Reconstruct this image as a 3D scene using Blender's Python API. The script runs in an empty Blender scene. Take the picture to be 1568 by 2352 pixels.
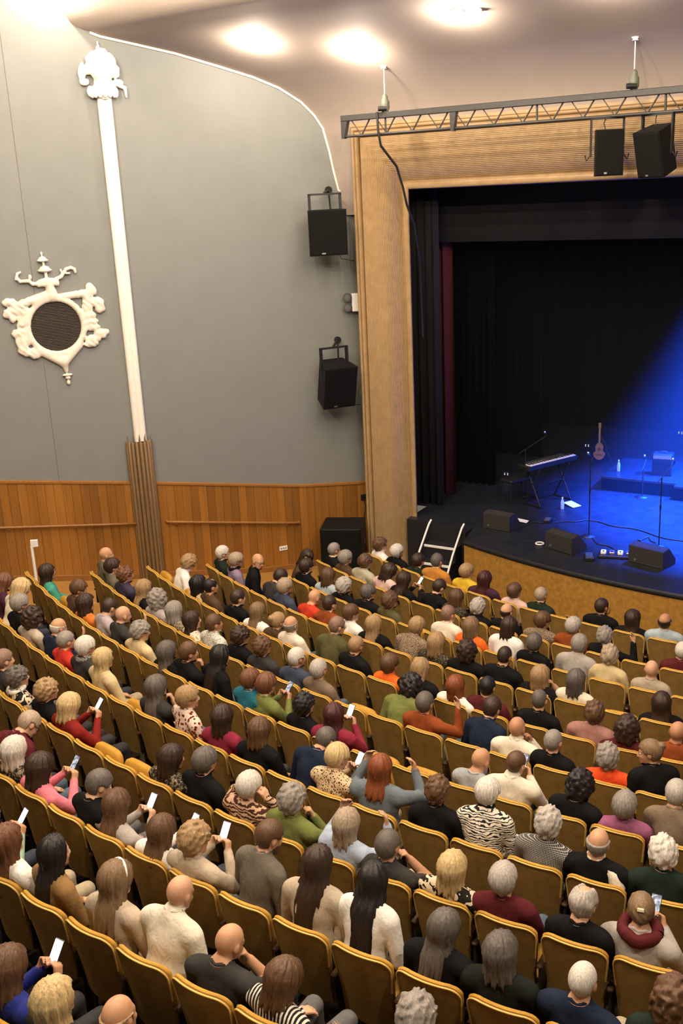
import bpy, bmesh, math, random
import numpy as np
from mathutils import Matrix, Vector

# ------------------------------------------------------------------ camera, world, exposure
SC = bpy.context.scene
COL = SC.collection
random.seed(7)
RNG = np.random.RandomState(11)

CAM_Z = 7.29
F_PX, PITCH, ROLL = 2393.7, 0.30125, -0.04899
def make_camera():
    cp, sp = math.cos(PITCH), math.sin(PITCH)
    fw = Vector((0, cp, -sp)); rt = Vector((1, 0, 0)); up = rt.cross(fw)
    c, s = math.cos(ROLL), math.sin(ROLL)
    r2 = c * rt + s * up; u2 = -s * rt + c * up
    m = Matrix((r2, u2, -fw)).transposed().to_4x4()
    m.translation = (0, 0, CAM_Z)
    cd = bpy.data.cameras.new('camera'); co = bpy.data.objects.new('camera', cd)
    COL.objects.link(co); co.matrix_world = m
    cd.sensor_fit = 'VERTICAL'; cd.sensor_height = 36.0; cd.sensor_width = 24.0
    cd.lens = 36.0 * F_PX / 2352.0
    cd.clip_start = 0.05; cd.clip_end = 200
    SC.camera = co
make_camera()

w = bpy.data.worlds.new('world'); SC.world = w; w.use_nodes = True
bg = w.node_tree.nodes['Background']
bg.inputs[0].default_value = (1.0, 0.86, 0.70, 1); bg.inputs[1].default_value = 0.17

SC.view_settings.view_transform = 'Standard'
SC.view_settings.look = 'None'
SC.view_settings.gamma = 1.0
SC.view_settings.use_curve_mapping = False
SC.view_settings.exposure = 0.0
SC.cycles.max_bounces = 6; SC.cycles.diffuse_bounces = 3; SC.cycles.glossy_bounces = 2; SC.cycles.transmission_bounces = 3; SC.cycles.volume_bounces = 0
LAMP_POWER = 130.0          # watts of one ceiling lamp
LAMP_COLOR = (1.0, 0.83, 0.66)
BLUE_POWER = 120000.0

# ------------------------------------------------------------------ hall geometry (metres)
CX, CY = 12.7215, 25.2583              # centre of the curved rows
PITCHW = 0.52                          # seat spacing
SEAT_TOP = 0.99
# radius of the row, floor height, angle of first seat edge, first and last seat number
ROWS = [(14.4164, 0.0, -1.02488, 0, 11), (15.39, 0.0536, -1.03412, 0, 13), (16.3635, 0.1879, -1.01401, 0, 14),
        (17.3371, 0.3271, -1.05494, 0, 16), (18.3107, 0.4526, -1.06566, 0, 18), (19.2843, 0.616, -1.05949, 0, 19),
        (20.2578, 0.7903, -1.06706, 0, 21), (21.2314, 0.9471, -0.91555, -5, 16), (22.205, 1.1408, -0.82258, -4, 13),
        (23.1786, 1.3228, -0.75005, -3, 11), (24.1521, 1.5184, -0.68186, -3, 6), (25.1257, 1.7181, -0.62186, -2, 1)]
WA = Vector((-6.038, 17.741)); WT = Vector((0.9293, 0.3693)); WN = Vector((-0.3693, 0.9293))   # left wall line; WN points out of the room
AXA = math.radians(-31.5)
XH = Vector((math.cos(AXA), math.sin(AXA))); AH = Vector((-XH.y, XH.x))    # across the stage, into the stage
O2 = Vector((0.393, 20.297))
STAGE_Z = 1.05
def wallp(s, off, z):      # point on the left wall, off metres into the room
    p = WA + WT * s - WN * off
    return Vector((p.x, p.y, z))
def stg(S, D, z):          # stage coordinates
    p = O2 + XH * S + AH * D
    return Vector((p.x, p.y, z))
def uvp(u, v, z):          # hall axis coordinates
    p = AH * u + XH * v
    return Vector((p.x, p.y, z))
def arc(R, th, z):
    return Vector((CX + R * math.sin(th), CY - R * math.cos(th), z))
def zfloor(R):
    rs = [ROWS[0][0] - 1.0] + [r[0] for r in ROWS]; zs = [0.0] + [r[1] for r in ROWS]
    return float(np.interp(R, rs, zs))

# ------------------------------------------------------------------ helpers
ORD = ['zeroth', 'first', 'second', 'third', 'fourth', 'fifth', 'sixth', 'seventh', 'eighth', 'ninth', 'tenth', 'eleventh', 'twelfth',
       'thirteenth', 'fourteenth', 'fifteenth', 'sixteenth', 'seventeenth', 'eighteenth', 'nineteenth', 'twentieth', 'twenty-first', 'twenty-second', 'twenty-third']
def tag(o, label=None, cat=None, group=None, kind=None):
    if label: o['label'] = label
    if cat: o['category'] = cat
    if group: o['group'] = group
    if kind: o['kind'] = kind
    return o
def link(o, parent=None):
    COL.objects.link(o)
    if parent is not None: o.parent = parent
    return o
def empty(name, loc=(0, 0, 0), rz=0.0):
    o = bpy.data.objects.new(name, None); link(o); o.location = loc; o.rotation_euler = (0, 0, rz)
    o.empty_display_size = 0.1
    return o
def mesh_np(name, V, Fc, smooth=True):
    V = np.asarray(V, np.float32); me = bpy.data.meshes.new(name)
    if isinstance(Fc, np.ndarray) and Fc.ndim == 2:
        n, k = Fc.shape
        me.vertices.add(len(V)); me.vertices.foreach_set('co', V.ravel())
        me.loops.add(n * k); me.loops.foreach_set('vertex_index', Fc.astype(np.int32).ravel())
        me.polygons.add(n); me.polygons.foreach_set('loop_start', np.arange(0, n * k, k, dtype=np.int32))
        me.polygons.foreach_set('loop_total', np.full(n, k, np.int32))
        me.update(calc_edges=True)
    else:
        me.from_pydata([tuple(v) for v in V], [], [tuple(f) for f in Fc]); me.update()
    if smooth: me.polygons.foreach_set('use_smooth', np.ones(len(me.polygons), bool))
    return me
class MB:
    """collects shapes for one mesh"""
    def __init__(s): s.v = []; s.f = []; s.sm = []
    def add(s, V, Fc, smooth=False):
        o = len(s.v); s.v += [tuple(p) for p in V]; s.f += [tuple(i + o for i in f) for f in Fc]; s.sm += [smooth] * len(Fc); return s
    def box(s, lo, hi, M=None, bev=0.0):
        (x0, y0, z0), (x1, y1, z1) = lo, hi
        if bev > 0:
            b = min(bev, (x1-x0)/2.01, (y1-y0)/2.01, (z1-z0)/2.01)
            ring = lambda i, z: [(x0+i, y0+b, z), (x0+b, y0+i, z), (x1-b, y0+i, z), (x1-i, y0+b, z), (x1-i, y1-b, z), (x1-b, y1-i, z), (x0+b, y1-i, z), (x0+i, y1-b, z)]
            V = ring(b, z0) + ring(0, z0+b) + ring(0, z1-b) + ring(b, z1)
            Fc = [tuple(range(7, -1, -1)), tuple(range(24, 32))]
            for k in range(3):
                for i in range(8): Fc.append((k*8+i, k*8+(i+1) % 8, k*8+8+(i+1) % 8, k*8+8+i))
        else:
            V = [(x0,y0,z0),(x1,y0,z0),(x1,y1,z0),(x0,y1,z0),(x0,y0,z1),(x1,y0,z1),(x1,y1,z1),(x0,y1,z1)]
            Fc = [(3,2,1,0),(4,5,6,7),(0,1,5,4),(1,2,6,5),(2,3,7,6),(3,0,4,7)]
        if M is not None: V = [M @ Vector(p) for p in V]
        return s.add(V, Fc)
    def tube(s, pts, r, n=8, caps=True):
        pts = [Vector(p) for p in pts]; m = len(pts)
        rr = r if isinstance(r, (list, tuple)) else [r] * m
        V = []; up = None
        for i, p in enumerate(pts):
            t = (pts[min(i+1, m-1)] - pts[max(i-1, 0)])
            t = t.normalized() if t.length > 1e-9 else Vector((0, 0, 1))
            if up is None: up = Vector((0, 0, 1)) if abs(t.z) < .9 else Vector((1, 0, 0))
            a = t.cross(up); a = a.normalized() if a.length > 1e-6 else Vector((1, 0, 0)); b = a.cross(t).normalized(); up = b
            for k in range(n):
                th = 2*math.pi*k/n; V.append(p + a*math.cos(th)*rr[i] + b*math.sin(th)*rr[i])
        Fc = []
        for i in range(m-1):
            for k in range(n): Fc.append((i*n+k, i*n+(k+1) % n, (i+1)*n+(k+1) % n, (i+1)*n+k))
        s.add(V, Fc, True)
        if caps: s.add(V[:n], [tuple(range(n-1, -1, -1))]); s.add(V[-n:], [tuple(range(n))])
        return s
    def lathe(s, prof, M=None, n=16):
        V = []; Fc = []
        for (r, z) in prof:
            for k in range(n):
                th = 2*math.pi*k/n; V.append(Vector((r*math.cos(th), r*math.sin(th), z)))
        for i in range(len(prof)-1):
            for k in range(n): Fc.append((i*n+k, i*n+(k+1) % n, (i+1)*n+(k+1) % n, (i+1)*n+k))
        if M is not None: V = [M @ p for p in V]
        s.add(V, Fc, True); s.add(V[:n], [tuple(range(n-1, -1, -1))]); s.add(V[-n:], [tuple(range(n))])
        return s
    def prism(s, poly, h0, h1, M=None):
        """poly (x,y) extruded along z"""
        n = len(poly); V = [Vector((x, y, h0)) for x, y in poly] + [Vector((x, y, h1)) for x, y in poly]
        if M is not None: V = [M @ p for p in V]
        Fc = [tuple(range(n-1, -1, -1)), tuple(range(n, 2*n))] + [(i, (i+1) % n, n+(i+1) % n, n+i) for i in range(n)]
        return s.add(V, Fc)
    def grid(s, rows, smooth=True, close=False):
        """rows: list of equal-length point lists"""
        n = len(rows[0]); V = [p for r in rows for p in r]; Fc = []
        for i in range(len(rows)-1):
            for k in range(n-1 if not close else n): Fc.append((i*n+k, i*n+(k+1) % n, (i+1)*n+(k+1) % n, (i+1)*n+k))
        return s.add(V, Fc, smooth)
    def mesh(s, name):
        me = bpy.data.meshes.new(name); me.from_pydata(s.v, [], s.f); me.update()
        me.polygons.foreach_set('use_smooth', s.sm)
        bm = bmesh.new(); bm.from_mesh(me); bmesh.ops.recalc_face_normals(bm, faces=bm.faces); bm.to_mesh(me); bm.free()
        return me
    def build(s, name, mat, parent=None):
        me = s.mesh(name); me.materials.append(mat)
        o = bpy.data.objects.new(name, me); return link(o, parent)
def frame2(p, ex, ez=(0, 0, 1)):
    """matrix with x along ex, z along ez, origin p"""
    ex = Vector(ex).normalized(); ez = Vector(ez).normalized(); ey = ez.cross(ex).normalized(); ex = ey.cross(ez)
    m = Matrix((ex, ey, ez)).transposed().to_4x4(); m.translation = p
    return m

# ------------------------------------------------------------------ materials
MAT = {}
def nmat(name):
    m = bpy.data.materials.new(name); m.use_nodes = True
    nt = m.node_tree; b = nt.nodes['Principled BSDF']
    return m, nt, b
def coords(nt, scale=(1, 1, 1), which='Object'):
    tc = nt.nodes.new('ShaderNodeTexCoord'); mp = nt.nodes.new('ShaderNodeMapping'); mp.inputs['Scale'].default_value = scale
    nt.links.new(tc.outputs[which], mp.inputs['Vector']); return mp.outputs[0]
def noise(nt, vec, scale, detail=3, rough=.5, dist=0):
    n = nt.nodes.new('ShaderNodeTexNoise'); n.inputs['Scale'].default_value = scale; n.inputs['Detail'].default_value = detail
    n.inputs['Roughness'].default_value = rough; n.inputs['Distortion'].default_value = dist
    nt.links.new(vec, n.inputs['Vector']); return n.outputs['Fac']
def ramp(nt, fac, stops, const=False):
    r = nt.nodes.new('ShaderNodeValToRGB'); e = r.color_ramp.elements
    if const: r.color_ramp.interpolation = 'CONSTANT'
    while len(e) < len(stops): e.new(0.5)
    for i, (p, c) in enumerate(stops): e[i].position = p; e[i].color = (*c, 1)
    nt.links.new(fac, r.inputs[0]); return r.outputs[0]
def bump(nt, b, h, strength=.3, dist=.01):
    n = nt.nodes.new('ShaderNodeBump'); n.inputs['Strength'].default_value = strength; n.inputs['Distance'].default_value = dist
    nt.links.new(h, n.inputs['Height']); nt.links.new(n.outputs[0], b.inputs['Normal'])
def sh(c, k): return tuple(max(0., min(1., x*k)) for x in c)
def solid(name, col, rough=.6, metal=0., var=.12, scale=30., bstr=0., bscale=60., spec=.4, sc3=(1, 1, 1)):
    if name in MAT: return MAT[name]
    m, nt, b = nmat(name)
    v = coords(nt, sc3); n = noise(nt, v, scale, 4)
    nt.links.new(ramp(nt, n, [(.3, sh(col, 1-var)), (.7, sh(col, 1+var))]), b.inputs['Base Color'])
    b.inputs['Roughness'].default_value = rough; b.inputs['Metallic'].default_value = metal
    b.inputs['Specular IOR Level'].default_value = spec
    if bstr: bump(nt, b, noise(nt, v, bscale, 4), bstr)
    MAT[name] = m; return m
def emit(name, col, strength):
    m, nt, b = nmat(name)
    b.inputs['Base Color'].default_value = (*col, 1); b.inputs['Emission Color'].default_value = (*col, 1); b.inputs['Emission Strength'].default_value = strength
    MAT[name] = m; return m
# ------------------------------------------------------------------ surface materials
def wood(name, c0, c1, grain=(14, 14, .5), rough=.38, objvar=.25):
    m, nt, b = nmat(name)
    v = coords(nt, grain); oi = nt.nodes.new('ShaderNodeObjectInfo')
    ad = nt.nodes.new('ShaderNodeVectorMath'); ad.operation = 'MULTIPLY_ADD'
    cb = nt.nodes.new('ShaderNodeCombineXYZ')
    for i in range(3): nt.links.new(oi.outputs['Random'], cb.inputs[i])
    nt.links.new(cb.outputs[0], ad.inputs[0]); ad.inputs[1].default_value = (37, 53, 71); nt.links.new(v, ad.inputs[2])
    n = noise(nt, ad.outputs[0], 2.2, 6, .6, .6)
    col = ramp(nt, n, [(.25, c0), (.75, c1)])
    hs = nt.nodes.new('ShaderNodeHueSaturation'); mr = nt.nodes.new('ShaderNodeMapRange')
    mr.inputs['To Min'].default_value = 1-objvar; mr.inputs['To Max'].default_value = 1+objvar
    nt.links.new(oi.outputs['Random'], mr.inputs['Value']); nt.links.new(mr.outputs[0], hs.inputs['Value']); nt.links.new(col, hs.inputs['Color'])
    nt.links.new(hs.outputs[0], b.inputs['Base Color']); b.inputs['Roughness'].default_value = rough
    bump(nt, b, n, .12, .004)
    MAT[name] = m; return m
M_WALL = solid('grey_wall_paint', (.190, .200, .188), .75, var=.03, scale=3, bstr=.05, bscale=90)
M_CEIL = solid('taupe_ceiling_paint', (.30, .25, .212), .8, var=.03, scale=2, bstr=.04, bscale=80)
M_TRIM = solid('cream_trim_paint', (.86, .80, .70), .5, var=.04)
M_PLANK = wood('honey_wood_veneer', (.20, .082, .012), (.32, .138, .024))
M_PLANKD = wood('dark_honey_wood', (.20, .085, .015), (.31, .13, .027), objvar=.1)
M_COL = wood('brown_reeded_wood', (.13, .075, .03), (.21, .125, .05), objvar=.12)
M_PROS = wood('pale_oak_reeding', (.29, .185, .082), (.39, .26, .125), grain=(3, 3, 3), rough=.42, objvar=.0)
M_FLOOR = solid('dark_brown_carpet', (.035, .022, .012), .95, var=.4, scale=200)
M_AISLE = solid('ochre_aisle_floor', (.34, .17, .035), .7, var=.1, scale=8)
M_STAGE = solid('black_stage_floor', (.014, .016, .021), .40, var=.25, scale=5, bstr=.05, bscale=40)
M_LIP = solid('black_stage_edge', (.012, .012, .014), .5, var=.2)
M_APRON = solid('ochre_apron_fabric', (.37, .185, .025), .85, var=.22, scale=14, bstr=.15, bscale=50)
M_BLACK = solid('black_drape', (.0022, .0022, .0024), .95, var=.2, spec=.03)
M_RED = solid('wine_red_drape', (.075, .008, .009), .85, var=.2)
M_BLKPAINT = solid('black_metal_paint', (.009, .009, .0085), .5, var=.2, bstr=.08, bscale=300)
M_GREYMETAL = solid('dark_grey_metal', (.045, .045, .042), .45, metal=.3)
M_WHITE = solid('white_paint', (.82, .80, .75), .5, var=.03)
M_RUBBER = solid('black_cable_rubber', (.012, .012, .012), .6)
M_PLASTER = solid('cream_plaster', (.76, .69, .57), .6, var=.06, scale=12, bstr=.05)
M_CHROME = solid('worn_steel', (.55, .54, .5), .3, metal=.9)

# ------------------------------------------------------------------ floor
def ring_rows(R, z, t0, t1, n):
    return [arc(R, t0 + (t1-t0)*i/n, z) for i in range(n+1)]
def floor():
    b = MB(); t0, t1, n = -1.078, 0.12, 80
    prev = 12.6; pz = 0.0
    for k, (R, z, *_r) in enumerate(ROWS):
        b.grid([ring_rows(prev, pz, t0, t1, n), ring_rows(prev, z, t0, t1, n)], False)
        b.grid([ring_rows(prev, z, t0, t1, n), ring_rows(R+.14, z, t0, t1, n)], False)
        prev = R + .14; pz = z
    b.grid([ring_rows(prev, pz, t0, t1, n), ring_rows(prev, pz+.2, t0, t1, n)], False)
    b.grid([ring_rows(prev, pz+.2, t0, t1, n), ring_rows(prev+1.2, pz+.2, t0, t1, n)], False)
    f = b.build('floor', M_FLOOR); tag(f, kind='structure')
    a = MB(); rows = []
    for i in range(34):
        R = 11.6 + i*.48
        rows.append([arc(R, -1.075 - .36*j/8, zfloor(R)) for j in range(9)])
    a.grid(rows)
    tag(a.build('floor_aisle', M_AISLE), kind='structure')
floor()

# ------------------------------------------------------------------ left wall, panelling, handrails
def zwain(s): return float(np.interp(s, [-6, .064, 2.419, 5.654, 7.04, 8], [3.55, 2.616, 2.244, 1.692, 1.555, 1.5]))
def wbase(s):
    p = wallp(s, 0, 0); return zfloor(math.hypot(p.x-CX, p.y-CY))
def left_wall():
    b = MB(); ss = [-9 + i*.5 for i in range(33)] + [7.25]
    b.grid([[wallp(s, 0, -.1) for s in ss], [wallp(s, 0, 11.6) for s in ss]], False)
    b.grid([[wallp(s, -.25, -.1) for s in ss], [wallp(s, -.25, 11.6) for s in ss]], False)
    wl = b.build('wall_left', M_WALL); tag(wl, kind='structure')
    s = -2.3; pw = .155; i = 0
    while s < 7.05:
        e = min(s+pw, 7.1); off = .030 + .004*(i % 2); g = .0022
        m = MB()
        pts = []
        for (a, o) in ((s+g, .002), (e-g, .002), (e-g, off), (s+g, off)): pts.append((a, o))
        V = [wallp(a, o, wbase(a)-.02) for a, o in pts] + [wallp(a, o, zwain(a)) for a, o in pts]
        m.add(V, [(3,2,1,0),(4,5,6,7),(0,1,5,4),(1,2,6,5),(2,3,7,6),(3,0,4,7)])
        m.build('plank', M_PLANK, wl); s = e; i += 1
    c = MB(); ss = [-2.3 + i*.35 for i in range(28)]
    sec = [(.0, 0), (.05, 0), (.05, .035), (.0, .05)]
    c.grid([[wallp(s, o, zwain(s)+z) for o, z in sec] for s in ss], False)
    tag(c.build('trim_1', M_PLANKD), kind='structure')
    c = MB(); c.grid([[wallp(s, o, wbase(s)+z) for o, z in [(.0, 0), (.05, 0), (.05, .10), (.03, .11), (0, .11)]] for s in ss], False)
    tag(c.build('baseboard_left', M_PLANKD), kind='structure')
    # a fine joint line in the plaster
    c = MB(); c.tube([wallp(1.075, .0, 2.5), wallp(1.075, .0, 11.4)], .006, 6); tag(c.build('trim_2', solid('plaster_joint', (.16, .15, .13), .8)), kind='structure')
left_wall()
def handrail(s0, s1, z0, z1, label, brs):
    r = empty('handrail', wallp((s0+s1)/2, .1, 0)); inv = Matrix.Translation(-r.location)
    b = MB(); pts = [wallp(s0, .03, z0), wallp(s0, .10, z0)] + [wallp(s0+(s1-s0)*i/8, .11, z0+(z1-z0)*i/8) for i in range(1, 8)] + [wallp(s1, .10, z1), wallp(s1, .03, z1)]
    b.tube([inv @ p for p in pts], .024, 10); b.build('rail', M_PLANKD, r)
    for s in brs:
        z = z0 + (z1-z0)*(s-s0)/(s1-s0); m = MB()
        m.tube([inv @ wallp(s, .03, z-.07), inv @ wallp(s, .09, z-.06), inv @ wallp(s, .11, z-.01)], .010, 6); m.build('bracket', M_CHROME, r)
    tag(r, label, 'handrail', 'wooden wall handrails')
handrail(-2.2, 2.36, 2.12, 1.505, 'long wooden handrail on the panelled wall left of the fluted column', [-1.2, .1, 1.25, 2.2])
handrail(2.92, 5.55, 1.445, .985, 'wooden handrail on the panelled wall right of the fluted column', [3.1, 4.2, 5.3])

# ------------------------------------------------------------------ fluted column, white mast with carved capital
def column():
    zb = .36; zt = 3.02; r = empty('column', wallp(2.56, .0, zb)); inv = Matrix.Translation(-r.location)
    core = MB()
    for z0, z1 in ((zb, zt),):
        pr = [(2.56 + .21*math.cos(a), .02 + .20*math.sin(a)) for a in [math.pi*i/10 for i in range(11)]]
        core.grid([[inv @ wallp(s, o, z0) for s, o in pr], [inv @ wallp(s, o, z1) for s, o in pr]])
        core.add([inv @ wallp(s, o, z1) for s, o in pr], [tuple(range(11))])
    core.build('core', M_COL, r)
    for i in range(9):
        a = math.pi*(i+.5)/9; s = 2.56 + .215*math.cos(a); o = .02 + .21*math.sin(a)
        m = MB(); m.tube([inv @ wallp(s, o, zb), inv @ wallp(s, o, zt+.02), inv @ wallp(s, o, zt+.05)], [.034, .034, .012], 8); m.build('reed', M_COL, r)
    for i, ds in enumerate((-.2, -.1, 0, .1, .2)):
        m = MB(); m.tube([inv @ wallp(2.56+ds, .14-.4*abs(ds)/2, zt), inv @ wallp(2.56+ds, .15-.4*abs(ds)/2, zt+.09), inv @ wallp(2.56+ds*1.15, .17-.4*abs(ds)/2, zt+.17)], [.02, .014, .003], 6); m.build('finial', M_CHROME, r)
    tag(r, 'fluted brown wooden half column against the wood panelling', 'column')
column()
# ------------------------------------------------------------------ implicit surfaces (for bodies, hair and carved plaster)
def d_cone(P, a, b, ra, rb):
    a = np.asarray(a, np.float32); b = np.asarray(b, np.float32); ba = b-a
    pa = [P[i]-a[i] for i in range(3)]
    h = (pa[0]*ba[0]+pa[1]*ba[1]+pa[2]*ba[2])/max(float(ba@ba), 1e-9); h = np.clip(h, 0, 1)
    return np.sqrt((pa[0]-ba[0]*h)**2+(pa[1]-ba[1]*h)**2+(pa[2]-ba[2]*h)**2) - (ra+(rb-ra)*h)
def d_ell(P, c, r):
    q = [(P[i]-c[i])/r[i] for i in range(3)]
    k0 = np.sqrt(q[0]**2+q[1]**2+q[2]**2)+1e-9
    k1 = np.sqrt((q[0]/r[0])**2+(q[1]/r[1])**2+(q[2]/r[2])**2)+1e-9
    return k0*(k0-1)/k1
def smin(a, b, k):
    h = np.clip(.5+.5*(b-a)/k, 0, 1); return b*(1-h)+a*h-k*h*(1-h)
def prim_eval(P, p):
    if p[0] == 'c': return d_cone(P, *p[1:5])
    return d_ell(P, p[1], p[2])
def prim_box(p, m):
    if p[0] == 'c':
        a = np.array(p[1]); b = np.array(p[2]); r = max(p[3], p[4])+m
        return np.minimum(a, b)-r, np.maximum(a, b)+r
    c = np.array(p[1]); r = np.array(p[2])+m; return c-r, c+r
def field(prims, ax):
    """prims: list of (type, ..., ) with .k in p[-1]; smooth union on a rectilinear grid"""
    Fv = np.full([len(a) for a in ax], .12, np.float32)
    for p in prims:
        k = p[-1]; lo, hi = prim_box(p, .03+k)
        sl = []
        for i in range(3):
            i0 = max(0, int(np.searchsorted(ax[i], lo[i]))-1); i1 = min(len(ax[i]), int(np.searchsorted(ax[i], hi[i]))+1); sl.append(slice(i0, i1))
        if any(s.start >= s.stop for s in sl): continue
        P = (ax[0][sl[0]][:, None, None], ax[1][sl[1]][None, :, None], ax[2][sl[2]][None, None, :])
        d = prim_eval(P, p).astype(np.float32); sub = Fv[tuple(sl)]
        Fv[tuple(sl)] = smin(sub, d, max(k, 1e-4))
    return Fv
def surface_nets(Fv, ax):
    ins = Fv < 0
    c = sum(ins[i:Fv.shape[0]-1+i, j:Fv.shape[1]-1+j, k:Fv.shape[2]-1+k].astype(np.int8) for i in (0, 1) for j in (0, 1) for k in (0, 1))
    I, J, K = np.nonzero((c > 0) & (c < 8))
    idx = np.full(c.shape, -1, np.int32); idx[I, J, K] = np.arange(len(I))
    pos = np.zeros((len(I), 3), np.float64); cnt = np.zeros(len(I))
    cor = [(i, j, k) for i in (0, 1) for j in (0, 1) for k in (0, 1)]
    for a in cor:
        for axis in range(3):
            if a[axis]: continue
            b = list(a); b[axis] = 1
            fa = Fv[I+a[0], J+a[1], K+a[2]]; fb = Fv[I+b[0], J+b[1], K+b[2]]
            m = (fa < 0) != (fb < 0)
            t = np.where(m, fa/(np.where(m, fa-fb, 1)), 0)
            pa = np.stack([ax[0][I+a[0]], ax[1][J+a[1]], ax[2][K+a[2]]], 1); pb = np.stack([ax[0][I+b[0]], ax[1][J+b[1]], ax[2][K+b[2]]], 1)
            pos += np.where(m[:, None], pa+(pb-pa)*t[:, None], 0); cnt += m
    V = pos/cnt[:, None]; Q = []
    def quads(axis):
        s0 = [slice(None)]*3; s1 = [slice(None)]*3; s0[axis] = slice(0, -1); s1[axis] = slice(1, None)
        a = ins[tuple(s0)]; b = ins[tuple(s1)]; e = np.nonzero(a != b); fl = a[e]
        o = [x for x in range(3) if x != axis]
        ok = (e[o[0]] > 0) & (e[o[1]] > 0) & (e[o[0]] < Fv.shape[o[0]]-1) & (e[o[1]] < Fv.shape[o[1]]-1)
        e = [x[ok] for x in e]; fl = fl[ok]
        def g(d0, d1):
            q = [None]*3; q[axis] = e[axis]; q[o[0]] = e[o[0]]-d0; q[o[1]] = e[o[1]]-d1; return idx[q[0], q[1], q[2]]
        q = np.stack([g(1, 1), g(0, 1), g(0, 0), g(1, 0)], 1)
        if axis == 1: fl = ~fl
        q[~fl] = q[~fl][:, ::-1]; return q
    Q = np.concatenate([quads(0), quads(1), quads(2)])
    return V, Q
def decimate(V, Q, target):
    me = mesh_np('tmp', V, Q); n = 2*len(Q)
    if n <= target:
        T = np.concatenate([Q[:, [0, 1, 2]], Q[:, [0, 2, 3]]]); bpy.data.meshes.remove(me); return V, T
    o = bpy.data.objects.new('tmp', me); COL.objects.link(o)
    md = o.modifiers.new('d', 'DECIMATE'); md.ratio = target/n; md.use_collapse_triangulate = True
    dg = bpy.context.evaluated_depsgraph_get(); ev = o.evaluated_get(dg); em = ev.to_mesh()
    v = np.empty(len(em.vertices)*3, np.float32); em.vertices.foreach_get('co', v); v = v.reshape(-1, 3)
    em.calc_loop_triangles(); t = np.empty(len(em.loop_triangles)*3, np.int32); em.loop_triangles.foreach_get('vertices', t); t = t.reshape(-1, 3)
    ev.to_mesh_clear(); bpy.data.objects.remove(o); bpy.data.meshes.remove(me)
    return v, t
def wav(P, fr, seed):
    """cheap smooth noise in -1..1"""
    r = np.random.RandomState(seed); s = 0
    for _ in range(14):
        d = r.normal(size=3); d /= np.linalg.norm(d); ph = r.rand()*6.28; f = fr*(.7+.9*r.rand())
        s = s + np.sin((P[0]*d[0]+P[1]*d[1]+P[2]*d[2])*f+ph)
    return s/4.6
def carve(name, prims, lo, hi, vox, mat, parent, M, target=6000, grooves=None):
    ax = [np.arange(lo[i], hi[i], vox).astype(np.float32) for i in range(3)]
    Fv = field(prims, ax)
    if grooves is not None: Fv = Fv + grooves((ax[0][:, None, None], ax[1][None, :, None], ax[2][None, None, :])).astype(np.float32)
    V, Q = surface_nets(Fv, ax); V, T = decimate(V, Q, target)
    V = np.array([M @ Vector(p) for p in V]); me = mesh_np(name, V, T); me.materials.append(mat)
    o = bpy.data.objects.new(name, me); return link(o, parent)

# ---- carved plaster: local x along the wall, y out of the wall, z up
def wall_frame(s, z): return frame2(wallp(s, 0, z), (WT.x, WT.y, 0))
def wflip(prims): return prims
def E_(c, r, k=.02): return ('e', c, r, k)
def K_(a, b, ra, rb, k=.02): return ('c', a, b, ra, rb, k)
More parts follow.
